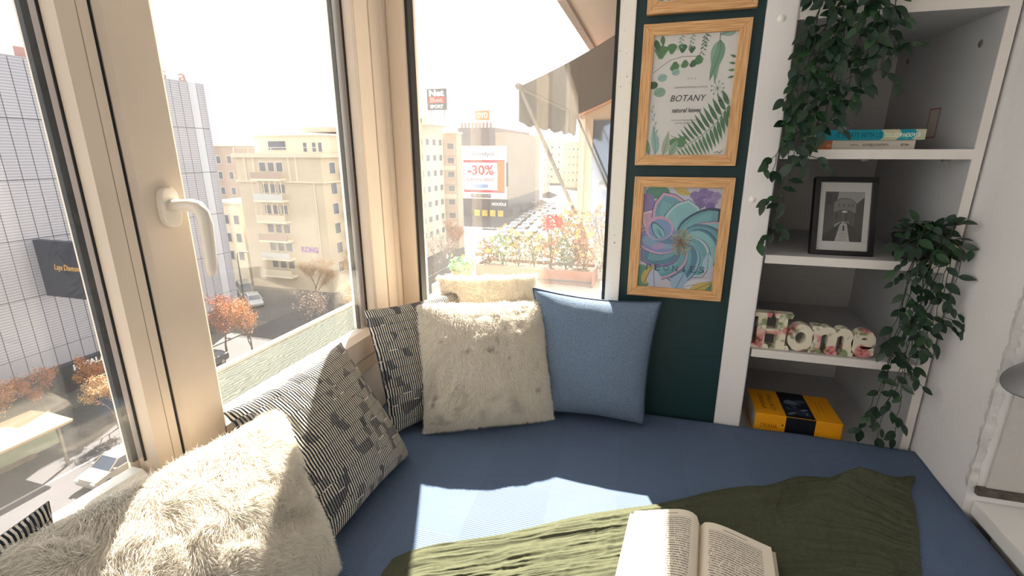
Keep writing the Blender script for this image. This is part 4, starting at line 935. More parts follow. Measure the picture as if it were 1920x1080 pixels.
# ================================================================== OUTSIDE: own building, ledge, planter, awning
FACADE = M('own_facade', s(206, 196, 180), .85, .08, 2)
box('own_building_below', FACADE, -1.0, 3.2, -8, 2.1, STREET, FLOOR - .15, kind='structure')
box('own_building_side', FACADE, -.05, 3.2, 2.1, 60, STREET, 9, kind='structure')
box('own_building_above', FACADE, -1.0, 3.2, -8, 2.1, CEIL + .2, 9, kind='structure')
g = NT('ribbed_sheet'); tc = g.n('TexCoord'); wv = g.n('TexWave'); wv.inputs['Scale'].default_value = 22; wv.inputs['Distortion'].default_value = 9; wv.inputs['Detail'].default_value = 3; g.l(tc.outputs['Object'], wv.inputs['Vector'])
g.l(g.mix(wv.outputs[0], s(40, 46, 42), s(72, 76, 70)), g.b.inputs['Base Color']); g.b.inputs['Roughness'].default_value = .3; g.b.inputs['Metallic'].default_value = .0; g.bump(wv.outputs[0], .3, .004)
g.b.inputs['Roughness'].default_value = .85; g.b.inputs['Specular IOR Level'].default_value = .15
led = box('metal_ledge', g.m, -1.25, -.952, .78, 1.80, -.69, -.652, bevel=.003)
tag(led, 'rippled grey metal sheet ledge outside the casement window', 'ledge')
m = MB(); m.box(-1.268, -1.245, .78, 1.80, -.70, -.642); m.build('rim', M('white_rim', s(232, 228, 220), .5), led, bevel=.003)
l2 = box('stone_ledge', M('pale_stone', s(226, 222, 214), .7, .06, 8), -1.0, -.052, 1.625, 2.24, -.72, -.655, bevel=.004)
tag(l2, 'white stone ledge outside the end window', 'ledge')
l3 = box('planter_shelf', M('grey_concrete', s(176, 176, 172), .8, .1, 9), -1.1, -.052, 2.245, 2.72, -.75, -.672, bevel=.004)
tag(l3, 'grey concrete shelf carrying the flower box outside the end window', 'shelf')

# planter box
TERRA = M('terracotta', s(120, 78, 66), .7, .12, 14)
pl = thing('planter_box', 'long brown plastic planter box full of flowers outside the end window', 'planter', (-.6, 2.5, -.672))
m = MB(); m.prism([(2.43, -.671), (2.57, -.671), (2.60, -.585), (2.585, -.585), (2.562, -.655), (2.438, -.655), (2.415, -.585), (2.40, -.585)], lambda p_, q_, t: (t, p_, q_), -.90, -.27); m.build('trough', TERRA, pl)
m = MB(); m.box(-.905, -.897, 2.40, 2.60, -.671, -.583); m.build('end_wall', TERRA, pl, bevel=.002)
m = MB(); m.box(-.273, -.265, 2.40, 2.60, -.671, -.583); m.build('end_wall', TERRA, pl, bevel=.002)
m = MB(); m.box(-.90, -.27, 2.42, 2.58, -.655, -.60); m.build('soil', M('soil', s(60, 46, 36), .95, .3, 40), pl)
LF = [M('out_leaf_green', s(96, 128, 66), .6), M('out_leaf_olive', s(120, 112, 62), .6), M('out_leaf_brown', s(132, 92, 58), .7), M('out_leaf_fresh', s(96, 160, 92), .6), M('out_leaf_dark', s(58, 76, 50), .6)]
def facets(n, c, rx, ry, rz, size, R):
    """n small random leaf facets in an ellipsoid"""
    q = R.normal(0, 1, (n, 3)); q /= np.linalg.norm(q, axis=1, keepdims=True); q *= R.random((n, 1)) ** .4
    P = np.array(c) + q * [rx, ry, rz]; a = R.normal(0, 1, (n, 3)); a /= np.linalg.norm(a, axis=1, keepdims=True); b = np.cross(a, R.normal(0, 1, (n, 3))); b /= np.linalg.norm(b, axis=1, keepdims=True)
    sz = size * R.uniform(.6, 1.3, (n, 1))
    V = np.stack([P - a * sz, P + b * sz * .5, P + a * sz, P - b * sz * .5], 1).reshape(-1, 3)
    return V, np.arange(4 * n).reshape(n, 4)
BLOOMS = {}
def bloom_mesh(key, col, petals=6, cup=.35):
    if key in BLOOMS: return BLOOMS[key]
    m = MB()
    for k in range(petals):
        w = 2 * PI * k / petals; d = lambda r, a, z: (r * math.cos(w + a), r * math.sin(w + a), z)
        m.add([d(.05, 0, 0), d(.6, -.42, cup * .5), d(1, 0, cup), d(.6, .42, cup * .5)], [(0, 1, 2, 3)])
    m.lathe([(0, .18), (.2, .12), (.24, 0)], (0, 0, 0), 7)
    me = bpy.data.meshes.new('blossom'); me.from_pydata(m.v, [], m.f); me.materials.append(M('bloom_' + key, col, .6)); me.update(); BLOOMS[key] = me
    return me
COLB = dict(yellow=s(232, 190, 70), orange=s(226, 140, 60), white=s(240, 236, 220), pink=s(226, 150, 160), red=s(204, 30, 36), peach=s(236, 190, 150), lime=s(190, 204, 90))
def flower_plant(label, x, y, h, r, leaf, blooms, n, seed, group='flowering plants packed into the planter box', z0=-.60, bs=(.012, .020), nl=260, cat='plant'):
    R = np.random.default_rng(seed); q = random.Random(seed)
    t = thing('flowering_plant', label, cat, (x, y, z0), group)
    m = MB()
    for k in range(5):
        a = q.uniform(0, 2 * PI); m.tube([(x, y, z0), (x + r * .3 * math.cos(a), y + r * .3 * math.sin(a), z0 + h * .5), (x + r * .7 * math.cos(a), y + r * .7 * math.sin(a), z0 + h * q.uniform(.7, 1))], [.0025, .002, .001], 4)
    m.build('stem', STEMM, t)
    V, F = facets(nl, (x, y, z0 + h * .5), r, r * .8, h * .5, .011, R)
    f = np_mesh('foliage', V, F, LF[leaf], t, (x, y, z0), False); f['kind'] = 'stuff'
    for k in range(n):
        a = q.uniform(0, 2 * PI); rr = r * math.sqrt(q.random()); key = q.choice(blooms); me = bloom_mesh(key, COLB[key])
        o = bpy.data.objects.new('blossom', me); COL.objects.link(o); o.parent = t; sz = q.uniform(*bs); o.scale = (sz,) * 3
        o.location = (rr * math.cos(a), rr * math.sin(a) * .8 - .02, h * q.uniform(.45, 1.05)); o.rotation_euler = (q.uniform(.3, 1.4), q.uniform(-.5, .5), q.uniform(-1, 1))
    return t
GL = 'low bushy flowers with small yellow, orange and white blossoms in the planter box'
for i, (x, h, r, lf, bl, n) in enumerate(((-.86, .15, .07, 2, ('white', 'orange', 'yellow'), 12), (-.78, .19, .07, 0, ('yellow', 'white', 'orange'), 14), (-.69, .21, .075, 1, ('yellow', 'orange', 'peach'), 15), (-.60, .20, .07, 1, ('orange', 'peach', 'white'), 14), (-.51, .19, .07, 2, ('orange', 'yellow', 'pink'), 14), (-.33, .20, .07, 2, ('peach', 'orange', 'pink'), 14))):
    flower_plant('low flowers in the planter box, ' + ('leftmost clump with white and orange blossoms', 'second clump from the left, green with yellow', 'third clump from the left, yellow and orange', 'clump left of the red flower', 'clump under the red flower, orange and pink', 'rightmost clump, peach and orange')[i], x, 2.50, h, r, lf, bl, n, 100 + i)
flower_plant('dark green leafy clump at the right of the planter box', -.42, 2.47, .18, .06, 4, ('pink',), 2, 120, None)
flower_plant('pink flowered spray rising behind the dark clump in the planter box', -.37, 2.54, .27, .05, 2, ('pink', 'peach'), 10, 121, None)
t = flower_plant('big red ribbon like flower standing tallest in the planter box', -.50, 2.47, .21, .025, 1, ('red',), 1, 122, None, nl=60)
me = bloom_mesh('red', COLB['red'])
R_ = random.Random(9)
for k in range(9):
    o = bpy.data.objects.new('blossom', me); COL.objects.link(o); o.parent = t; o.scale = (.034,) * 3
    o.location = (R_.uniform(-.035, .045), R_.uniform(-.03, .0), .255 + R_.uniform(-.03, .03)); o.rotation_euler = (R_.uniform(.4, 1.6), R_.uniform(-.8, .8), R_.uniform(0, 3))
# bush in an orange pot at the corner of the ledge
t = flower_plant('bright green bush with white flowers in an orange pot left of the planter box', -.985, 2.40, .10, .085, 3, ('white', 'lime'), 16, 130, None, z0=-.645, nl=420)
m = MB(); m.lathe([(0, 0), (.045, 0), (.058, .05), (.061, .05), (.061, .04), (0, .04)], (-.985, 2.40, -.6715), 18); m.build('pot', M('orange_pot', s(206, 130, 84), .6), t)
# taller shrubs on the neighbour's ledge further on
nb_led = box('neighbour_ledge', MATS['pale_stone'], -.82, -.052, 3.0, 3.58, -.84, -.78); tag(nb_led, 'pale ledge of the neighbouring flat below the awning', 'ledge')
for i, (x, y, h, r, lf, bl, lab) in enumerate(((-.46, 3.3, .42, .15, 2, ('orange', 'peach', 'yellow'), 'orange flowered shrub on the neighbouring ledge, beside the awning arm'), (-.62, 3.44, .38, .11, 0, ('orange', 'lime', 'yellow'), 'green and orange shrub on the neighbouring ledge, left of the awning arm'), (-.28, 3.15, .46, .13, 1, ('pink', 'peach', 'orange'), 'pink and orange shrub on the neighbouring ledge, next to the window frame'))):
    flower_plant(lab, x, y, h, r, lf, bl, 26, 140 + i, None, z0=-.778, bs=(.016, .028), nl=420)

# awning on folding arms
CANV = M('grey_canvas', s(120, 112, 106), .9, .08, 30)
g = NT('awning_canvas'); g.b.inputs['Base Color'].default_value = s(104, 94, 88); g.b.inputs['Roughness'].default_value = .95
tl = g.n('BsdfTranslucent'); tl.inputs[0].default_value = s(130, 116, 104); mxs = g.n('MixShader'); mxs.inputs[0].default_value = .07
out = [x for x in g.t.nodes if x.type == 'OUTPUT_MATERIAL'][0]; g.l(g.b.outputs[0], mxs.inputs[1]); g.l(tl.outputs[0], mxs.inputs[2]); g.l(mxs.outputs[0], out.inputs[0]); CANV = g.m
aw = thing('awning', 'grey canvas awning with a hanging valance outside the end window', 'awning', (-.052, 5.0, .93))
AY0, AY1, AX, AZ, WX, WZ = 3.62, 6.35, -1.0, .46, -.053, .92
m = MB(); n = 10; V = []; F = []
for dz in (0, .004):
    for i in range(n + 1):
        t_ = i / n
        for k in range(9):
            yq = AY0 + (AY1 - AY0) * k / 8; V.append((AX + (WX - AX) * t_, yq, AZ + (WZ - AZ) * t_ - .03 * math.sin(PI * t_) + dz))
o9 = 9 * (n + 1)
for i in range(n):
    for k in range(8):
        a0 = i * 9 + k; F += [(a0, a0 + 1, a0 + 10, a0 + 9), (o9 + a0, o9 + a0 + 9, o9 + a0 + 10, o9 + a0 + 1)]
m.add(V, F); m.build('canopy', CANV, aw, smooth=True)
V = []; F = []; n = 24
for dx in (0, .004):
    for i in range(n + 1):
        yq = AY0 + (AY1 - AY0) * i / n; V += [(AX + dx, yq, AZ), (AX + dx + .012 * math.sin(i), yq, AZ - .25 + .015 * math.cos(i * 1.3))]
for i in range(n): F += [(2 * i, 2 * i + 1, 2 * i + 3, 2 * i + 2), (2 * n + 2 + 2 * i, 2 * n + 4 + 2 * i, 2 * n + 5 + 2 * i, 2 * n + 3 + 2 * i)]
m = MB(); m.add(V, F); m.build('valance', CANV, aw)
ARM = M('awning_metal', s(120, 112, 104), .5, metal=.3)
m = MB(); m.tube([(AX, AY0 - .03, AZ + .005), (AX, AY1 + .03, AZ + .005)], .022, 10); m.build('front_bar', ARM, aw, smooth=True)
for yq in (AY0 + .02, AY1 - .05):
    m = MB(); m.tube([(AX, yq, AZ), (-.56, yq, -.44), (-.06, yq, -1.46)], .014, 8); m.build('arm', ARM, aw)
# eave slab above and the neighbouring bay
sl = box('eave_slab', M('beige_soffit', s(216, 200, 182), .8, .05, 3), -.80, -.05, 4.2, 9, 1.2, 1.42); tag(sl, 'beige concrete eave slab above the awning', 'eave')
m = MB(); m.box(-.62, -.05, 2.15, 4.195, 1.2, 1.42); m.build('near_slab', MATS['beige_soffit'], sl)
m = MB(); m.box(-.85, -.78, 4.2, 9, 1.16, 1.45); m.build('fascia', M('soffit_edge', s(168, 152, 142), .8), sl)
by = thing('neighbour_bay', 'cream enclosed balcony bay with a reflecting window behind the awning', 'balcony', (-.5, 7.0, -1.6))
BAYW = M('bay_cream', s(228, 204, 176), .7)
m = MB(); m.prism([(-.99, -1.6), (-.06, -1.6), (-.06, .86), (-.99, .46)], lambda p_, q_, t: (p_, t, q_), 6.55, 9.0); m.build('body', BAYW, by)
for a in ((-.99, -.91), (-.84, -.81), (-.30, -.24)): m = MB(); m.box(a[0], a[1], 6.51, 6.55, -1.6, .42); m.build('post', BAYW, by, bevel=.004)
m = MB(); m.box(-.81, -.30, 6.52, 6.545, -1.2, .40); m.build('pane', M('reflecting_pane', s(150, 160, 176), .06, .1, 2, metal=.55), by)
m = MB(); m.prism([(-1.02, .44), (-.05, .85), (-.05, .89), (-1.02, .48)], lambda p_, q_, t: (p_, t, q_), 6.48, 9.0); m.build('roof_edge', M('roof_rust', s(206, 146, 116), .7), by)

# ================================================================== STREET
ASPH = M('asphalt', s(60, 58, 63), .85, .12, .35, .0)
rd = box('road', ASPH, -44, -20, -30, 420, STREET - .3, STREET, kind='structure')
LINE = M('road_paint', s(150, 146, 140), .7)
for x in (-31.0, -35.2):
    for k in range(26):
        m = MB(); y0 = 6 + k * 6.0; m.box(x - .09, x + .09, y0, y0 + (2.6 if x > -34 else 5.9), STREET, STREET + .012); m.build('lane_marking', LINE, rd)
PAVE = M('paving', s(92, 88, 84), .85, .1, .6)
box('avenue', ASPH, -150, -44, 96, 420, STREET - .3, STREET, kind='structure')
box('pavement_far', PAVE, -150, -44, -30, 96, STREET - .3, STREET + .13, kind='structure')
box('pavement_near', PAVE, -20, 10, -30, 420, STREET - .3, STREET + .13, kind='structure')
box('side_street', M('side_asphalt', s(72, 70, 72), .85, .1, .4), -150, -44.0, 45.0, 56.5, STREET + .131, STREET + .15, kind='structure')

def make_car(label, group, mat, loc, rz=0., van=False):
    t = thing('car', label, 'car', (0, 0, 0), group)
    hw = .87; tp = 2.05 if van else 1.50; z0 = .28
    low = [(-2.08, .36), (-2.10, .60), (-2.0, .80), (-1.15, .97), (1.95, 1.0), (2.08, .86), (2.10, .40), (1.95, .28), (-1.95, .28)]
    m = MB(); m.prism(low, lambda p_, q_, x: (x * (1 if q_ > .35 else .95), p_, q_), -hw, hw); m.build('body', mat, t, bevel=.06, seg=2)
    yb0, yb1, yt0, yt1 = (-1.5, 2.0, -1.0, 1.95) if van else (-1.15, 1.92, -.42, 1.35)
    m = MB(); m.add([(-.80, yb0, .95), (.80, yb0, .95), (.80, yb1, .98), (-.80, yb1, .98), (-.66, yt0, tp - .06), (.66, yt0, tp - .06), (.66, yt1, tp - .06), (-.66, yt1, tp - .06)], [(3, 2, 1, 0), (4, 5, 6, 7), (0, 1, 5, 4), (1, 2, 6, 5), (2, 3, 7, 6), (3, 0, 4, 7)])
    m.build('windows', DARKGLASS, t)
    m = MB(); m.add([(-.68, yt0 - .02, tp - .065), (.68, yt0 - .02, tp - .065), (.68, yt1 + .05, tp - .07), (-.68, yt1 + .05, tp - .07), (-.60, yt0 + .12, tp), (.60, yt0 + .12, tp), (.60, yt1 - .1, tp - .01), (-.60, yt1 - .1, tp - .01)], [(3, 2, 1, 0), (4, 5, 6, 7), (0, 1, 5, 4), (1, 2, 6, 5), (2, 3, 7, 6), (3, 0, 4, 7)])
    m.build('roof', mat, t)
    m = MB()
    for sx in (-1, 1):
        for ya, yb in ((yb0, yt0), (yb1, yt1), ((yb0 + yb1) / 2, (yt0 + yt1) / 2)): m.tube([(sx * .805, ya, .95), (sx * .67, yb, tp - .05)], .045, 5)
    m.build('pillars', mat, t)
    for sx in (-1, 1):
        for y in (-1.30, 1.28):
            m = MB(); m.tube([(sx * .68, y, .31), (sx * .885, y, .31)], .31, 16); w = m.build('wheel', M('tyre', s(30, 30, 32), .8), t)
            m = MB(); m.tube([(sx * .88, y, .31), (sx * .895, y, .31)], .19, 12); m.build('hubcap', M('hub', s(150, 150, 152), .4, metal=.6), w)
    for sx in (-1, 1):
        m = MB(); m.box(sx * .55, sx * .82, -2.13, -2.0, .62, .76); m.build('headlight', M('lens', s(214, 218, 222), .1), t, bevel=.02)
        m = MB(); m.box(sx * .58, sx * .83, 2.03, 2.13, .66, .86); m.build('tail_light', M('tail_red', s(150, 24, 24), .3), t, bevel=.02)
    m = MB(); m.box(.86, 1.0, -.95, -.80, .98, 1.1); m.box(-1.0, -.86, -.95, -.80, .98, 1.1); m.build('mirrors', mat, t)
    t.location = loc; t.rotation_euler = (0, 0, rz); ORG[t.name] = Vector(loc)
    return t
CW, CD, CR, CS = M('car_white', s(152, 144, 134), .4), M('car_dark', s(52, 54, 60), .25), M('car_red', s(170, 40, 40), .3), M('car_silver', s(180, 182, 186), .25, metal=.3)
z = STREET + .001
make_car('white hatchback driving alone on the near lane below the left window', None, CW, (-31.9, 18.7, z))
def clone(src, label, loc, rz=0., group=None):
    c = copy_tree(src); c.location = loc; c.rotation_euler = (0, 0, rz); c['label'] = label
    if group: c['group'] = group
    ORG[c.name] = Vector(loc)
    return c
vn = make_car('white van with a red stripe in the side street beside the beige block', None, CW, (-55.6, 53.2, STREET + .152), .9, van=True)
m = MB(); m.box(.872, .885, -1.9, 1.9, .62, .84); o = m.build('red_stripe', M('stripe_red', s(196, 40, 60), .4), None, org=(0, 0, 0)); o.parent = vn; o.location = (0, 0, 0)
make_car('silver car parked in the side street next to the white van', None, CS, (-51.0, 50.0, STREET + .152), .9)
pk = make_car('dark car parked under the orange tree below the casement', None, CD, (-40.2, 32.5, z), .05)
rowl = 'small pale car in the bright queue of traffic down the avenue'
fw = make_car(rowl, 'queue of cars far down the avenue', CW, (-33.2, 92, z)); fs = make_car(rowl, 'queue of cars far down the avenue', CS, (-29.9, 88, z))
def avx(y): return -33.2 - .1 * (min(y, 150) - 92)
for k in range(1, 15): clone(fw if k % 3 else fs, rowl, (avx(92 + k * 7.2), 92 + k * 7.2, z), .1)
for k in range(1, 12): clone(fs if k % 3 else fw, rowl, (avx(88 + k * 8.2) + 3.3, 88 + k * 8.2, z), .1)
for k in range(0, 9): clone(fw if k % 2 else fs, rowl, (avx(86 + k * 9) + 6.6, 86 + k * 9.0, z), .1)

# bus shelter with a beige roof
bs_ = thing('bus_shelter', 'bus shelter with a flat beige roof on the far pavement below the left window', 'bus shelter', (-37.6, 13, STREET))
m = MB(); m.prism([(-39.6, -17.05), (-35.7, -17.05), (-35.6, -16.85), (-37.6, -16.72), (-39.6, -16.85)], lambda p_, q_, t: (p_, t, q_), 2.0, 18.9); m.build('roof', M('beige_roof', s(190, 166, 128), .6, .08, .5), bs_)
for yq in (6, 12.2, 18.2): m = MB(); m.box(-36.2, -36.05, yq, yq + .15, STREET, -17.05); m.build('post', M('shelter_post', s(120, 112, 100), .5), bs_)
for k in range(4): m = MB(); m.box(-39.3, -39.25, 3.2 + k * 4.2, 7.1 + k * 4.2, STREET + .2, -17.2); m.build('back_panel', M('shelter_panel', s(150, 158, 138), .2, .1, .7), bs_)
m = MB(); m.box(-38.9, -38.4, 4, 18, STREET + .4, STREET + .5); m.build('bench', M('shelter_bench', s(110, 90, 70), .6), bs_)

# trees
BARK = M('bark', s(92, 76, 68), .9, .2, 3)
def tree(label, base, h, seed, leafm, nleaf=2600, lsz=.075, spread=.36, group=None, name='autumn_tree'):
    R = random.Random(seed); t = thing(name, label, 'tree', base, group); m = MB(); tips = []
    def br(p, d, L, r, lv):
        pts = [p]; q = p
        for k in range(3):
            d = (d + Vector((R.uniform(-.22, .22), R.uniform(-.22, .22), R.uniform(-.05, .16)))).normalized(); q = q + d * L / 3; pts.append(q)
        m.tube(pts, [r, r * .85, r * .7, r * .5], 5 if lv < 2 else 3, cap=False)
        if lv >= 2: tips.extend(pts[1:])
        if lv < 4:
            for k in range(3 if lv < 3 else 2):
                a = R.uniform(0, 2 * PI); dd = (d + Vector((math.cos(a), math.sin(a), .25)) * R.uniform(.5, .95)).normalized(); br(pts[-1] if k < 2 else pts[2], dd, L * R.uniform(.62, .8), r * .55, lv + 1)
    b = Vector(base); br(b, Vector((0, 0, 1)), h * .36, h * .018, 0)
    tr = m.build('trunk_and_branches', BARK, t)
    rg = np.random.default_rng(seed); T_ = np.array([tuple(p) for p in tips]); P = T_[rg.integers(0, len(T_), nleaf)] + rg.normal(0, h * .03, (nleaf, 3))
    a = rg.normal(0, 1, (nleaf, 3)); a /= np.linalg.norm(a, axis=1, keepdims=True); b2 = np.cross(a, rg.normal(0, 1, (nleaf, 3))); b2 /= np.linalg.norm(b2, axis=1, keepdims=True); sz = lsz * rg.uniform(.6, 1.4, (nleaf, 1))
    V = np.stack([P - a * sz, P + b2 * sz * .6, P + a * sz, P - b2 * sz * .6], 1).reshape(-1, 3)
    f = np_mesh('foliage', V, np.arange(4 * nleaf).reshape(nleaf, 4), leafm, t, base, False); f['kind'] = 'stuff'
    return t
OR, RU, TA, GY = M('leaf_orange', s(176, 120, 76), .8), M('leaf_rust', s(156, 92, 60), .8), M('leaf_tan', s(190, 156, 118), .8), M('leaf_greybrown', s(140, 122, 112), .8)
gA = 'rusty street trees in front of the louvred building'
for i, (x, y, h, mt) in enumerate(((-43.2, 15.5, 4.6, RU), (-42.6, 18.6, 4.6, OR), (-43.2, 21.6, 4.6, RU), (-42.4, 24.6, 4.2, OR), (-43.0, 31.0, 4.0, RU))):
    tree(('rust brown street tree in front of the louvred building, leftmost of the row', 'orange street tree second from the left in front of the louvred building', 'rust brown street tree in the middle of the row in front of the louvred building', 'orange street tree right of the middle in front of the louvred building', 'rust brown street tree past the white shop lettering, rightmost of the row')[i], (x, y, STREET + (.0 if x > -44 else .13)), h, 40 + i, mt, 3200, .06, group=gA)
tree('straw coloured bushy tree beside the bus shelter roof', (-37.6, 22.6, STREET), 4.2, 50, TA, 7000, .05)
tree('orange tree directly below the casement, left of the others there', (-36.9, 35.2, STREET), 6.8, 51, OR, 7000, .06)
tree('rusty tree beyond the casement glass close to the dark street corner', (-41.8, 36.5, STREET), 6.4, 52, RU, 5000, .06)
tree('greyish bare tree in the middle of the casement view', (-34.2, 40.4, STREET), 6.2, 53, GY, 1500, .06)
tree('tan leaved tree in front of the graffiti wall of the beige block', (-43.3, 52.6, STREET), 6.6, 54, TA, 8000, .08)
tree('orange tan tree right of the graffiti wall', (-37.8, 56.5, STREET), 7.5, 55, TA, 6000, .08)
tree('low brown tree by the ledge rim in the casement view', (-33.0, 46.0, STREET), 6.0, 56, TA, 5000, .06)
tree('bare grey tree left of the green bush in the end window view', (-31.2, 65.0, STREET), 9.0, 57, GY, 1500, .10)
tree('orange brown tree behind the bare grey tree in the end window view', (-36.5, 84.0, STREET), 8.0, 58, OR, 2600, .12)
tree('grey brown tree at the lower left of the end window view', (-26.5, 46.0, STREET), 5.5, 59, GY, 2400, .08)

# ================================================================== BUILDINGS
PANEM = M('far_pane', s(96, 100, 112), .15, .25, .4)
def win(parent, plane, a0, a1, z0, z1, pos, fm, pm=None, t=.06):
    m = MB(); f = .10
    if plane == '-Y':
        m.box(a0, a1, pos - t, pos, z0, z1); w = m.build('window', fm, parent); m = MB(); m.box(a0 + f, a1 - f, pos - t - .02, pos - t, z0 + f, z1 - f)
    else:
        m.box(pos, pos + t, a0, a1, z0, z1); w = m.build('window', fm, parent); m = MB(); m.box(pos + t, pos + t + .02, a0 + f, a1 - f, z0 + f, z1 - f)
    m.build('pane', pm or PANEM, w)
    return w
# --- grey louvred building
g = NT('louvre_panel'); tc = g.n('TexCoord'); sx = g.n('SeparateXYZ'); g.l(tc.outputs['Object'], sx.inputs[0])
wv = g.math('SINE', g.math('MULTIPLY', sx.outputs[2], 2 * PI / .22)); oi = g.n('ObjectInfo')
c = g.mix(g.math('MULTIPLY', g.math('ADD', wv, 1.), .5), s(138, 138, 148), s(174, 173, 182)); c = g.mix(g.math('MULTIPLY', oi.outputs['Random'], .18), c, s(120, 126, 146))
g.l(c, g.b.inputs['Base Color']); g.b.inputs['Roughness'].default_value = .5; LOUV = g.m
LOUVW = M('pale_panel', s(184, 186, 194), .5)
lb = thing('louvred_building', 'big grey office building clad in louvred panels across the street', 'building', (-56, 30, STREET))
m = MB(); m.box(-66, -47.12, -10, 43.8, -17.2, 7.0); m.build('body', M('louvre_dark', s(92, 96, 106), .7), lb)
m = MB(); m.box(-66, -47.1, -10, 43.6, STREET + .13, -17.2); m.build('shop_front', M('shop_dark', s(56, 56, 62), .3, .2, .3), lb)
pw, ph = .99, 4.55; src = {}
for key, mt in (('a', LOUV), ('b', LOUVW)):
    m = MB(); m.box(-.06, .06, -pw / 2 + .03, pw / 2 - .03, -ph / 2 + .03, ph / 2 - .03); me = bpy.data.meshes.new('panel'); me.from_pydata(m.v, [], m.f); me.materials.append(mt); me.update(); src[key] = me
for i in range(46):
    for j in range(6):
        zc = 7.1 - ph * (j + .5); hh = 1.
        if zc - ph / 2 < -17.2:
            hh = (zc + ph / 2 + 17.2) / ph; zc = (zc + ph / 2 - 17.2) / 2
        if hh < .1: continue
        o = bpy.data.objects.new('panel', src['b' if i == 1 else 'a']); COL.objects.link(o); o.parent = lb; o.location = Vector((-47.05, 43.8 - pw * (i + .5), zc)) - ORG[lb.name]; o.scale = (1, 1, hh)
m = MB(); m.box(-47.1, -46.4, -8, 43.8, -18.4, -17.2); fs_ = m.build('shop_fascia', M('fascia_dark', s(44, 46, 54), .4), lb)
m = MB(); text(m, 'HIMALAYA', (-46.38, 27.35, -17.62), (0, 1, 0), (0, 0, 1), 3.5, .5, depth=.05, bold=.03); m.build('lettering', M('sign_white', s(240, 240, 240), .5), fs_)
bl_ = MB(); bl_.box(-47.0, -41.0, 25.5, 26.0, -11.2, -6.62); sg = bl_.build('blade_sign', M('sign_navy', s(44, 48, 62), .5, .15, 1), lb)
m = MB(); text(m, 'Laya Diamond', (-43.7, 25.48, -8.75), (1, 0, 0), (0, 0, 1), 3.0, .62, depth=.03, shear=.3); m.build('lettering', M('sign_gold', s(224, 176, 104), .5), sg)
m = MB(); m.box(-48.6, -48.4, 22, 44.2, 7.05, 8.2); rs = m.build('roof_sign', M('pale_pink_board', s(240, 222, 216), .6), lb)
for k in range(9): m = MB(); text(m, 'Galeria'[k % 7], (-48.38, 24.2 + k * 2.3, 7.62), (0, 1, 0), (0, 0, 1), .9, .72, depth=.03); m.build('lettering', M('sign_brown', s(170, 130, 124), .6), rs)

# --- beige apartment block
BE, BE2, BEW = M('beige_render', s(200, 184, 160), .85, .06, .3), M('beige_band', s(212, 198, 176), .85), M('pale_frame', s(216, 206, 192), .7)
ab = thing('apartment_block', 'beige corner apartment block with a stack of balconies and a set back top floor', 'building', (-51, 66, STREET))
m = MB(); m.box(-58.7, -44.2, 58, 80, STREET + .13, -.6); m.build('body', BE, ab)
m = MB(); m.box(-59.0, -43.8, 57.6, 80, -.6, -.05); m.build('cornice', BE2, ab)
m = MB(); m.box(-59.0, -43.85, 57.75, 80, -4.05, -3.8); m.build('string_course', BE2, ab)
m = MB(); m.box(-56.9, -45.0, 60, 80, -.05, 2.4); m.build('top_floor', M('pale_render', s(224, 208, 184), .8), ab)
m = MB(); m.box(-57.2, -44.6, 59.6, 80, 2.4, 2.62); m.build('roof_slab', M('roof_white', s(232, 226, 216), .7), ab)
m = MB(); m.box(-51.5, -40.0, 64, 78, 3.0, 3.7); m.build('plant_room', M('roof_brown', s(164, 144, 132), .8), ab)
for x in (-58.6, -56.0, -52.0, -48.0, -44.3):
    m = MB(); m.box(x, x + .08, 57.7, 57.78, -.05, .75); m.build('rail_post', BEW, ab)
m = MB(); m.box(-58.6, -44.2, 57.72, 57.78, .70, .78); m.build('rail', BEW, ab)
win(ab, '-Y', -54.4, -51.2, .35, 1.75, 60, BEW, DARKGLASS)
for x in (-48.4, -46.9, -45.9): win(ab, '-Y', x, x + .75, .1, 1.5, 60, BEW)
for x in (-57.2, -55.6, -49.6, -48.4): m = MB(); m.box(x, x + .3, 57.85, 58, -3.8, -.6); m.build('pilaster', BE2, ab)
for k, zc in enumerate((-3.5, -6.5, -9.5, -12.3, -15.0, -17.6)):
    m = MB(); m.box(-55.2, -50.2, 56.7, 58, zc - .25, zc); sb = m.build('balcony', M('balcony_pale', s(232, 218, 194), .8), ab)
    m = MB(); m.box(-55.2, -50.2, 56.7, 56.8, zc, zc + .9); m.build('parapet', (BE2, M('balcony_brown', s(172, 146, 134), .8), M('balcony_glass', s(190, 190, 188), .3))[(k + 1) % 3 if k else 1], sb)
    for i in range(3): win(ab, '-Y', -54.6 + 1.45 * i, -53.4 + 1.45 * i, zc + .9, zc + 2.3, 58, BEW)
    if k in (1, 2): 
        for i in range(6): m = MB(); m.box(-55.15 + i * .98, -55.07 + i * .98, 56.72, 56.80, zc + .9, zc + 2.6); m.build('glazing_bar', BEW, sb)
for k in range(6):
    zc = -2.9 - 2.85 * k
    for i in range(5): win(ab, '+X', 59.6 + i * 2.4, 61.0 + i * 2.4, zc, zc + 1.7, -44.2, BEW)
    for i in range(3):
        m = MB(); m.box(-44.2, -43.3, 61.8 + i * 4.4, 65.0 + i * 4.4, zc - .5, zc - .3); b_ = m.build('balcony', M('balcony_beige', s(206, 190, 170), .8), ab)  # side balconies in a darker beige than the front ones
        m = MB(); m.box(-43.38, -43.3, 61.8 + i * 4.4, 65.0 + i * 4.4, zc - .3, zc + .5); m.build('parapet', BEW, b_)
m = MB(); m.tube([(-45.6, 57.9, -19), (-45.6, 57.9, -4)], .08, 6); m.build('drainpipe', BEW, ab)
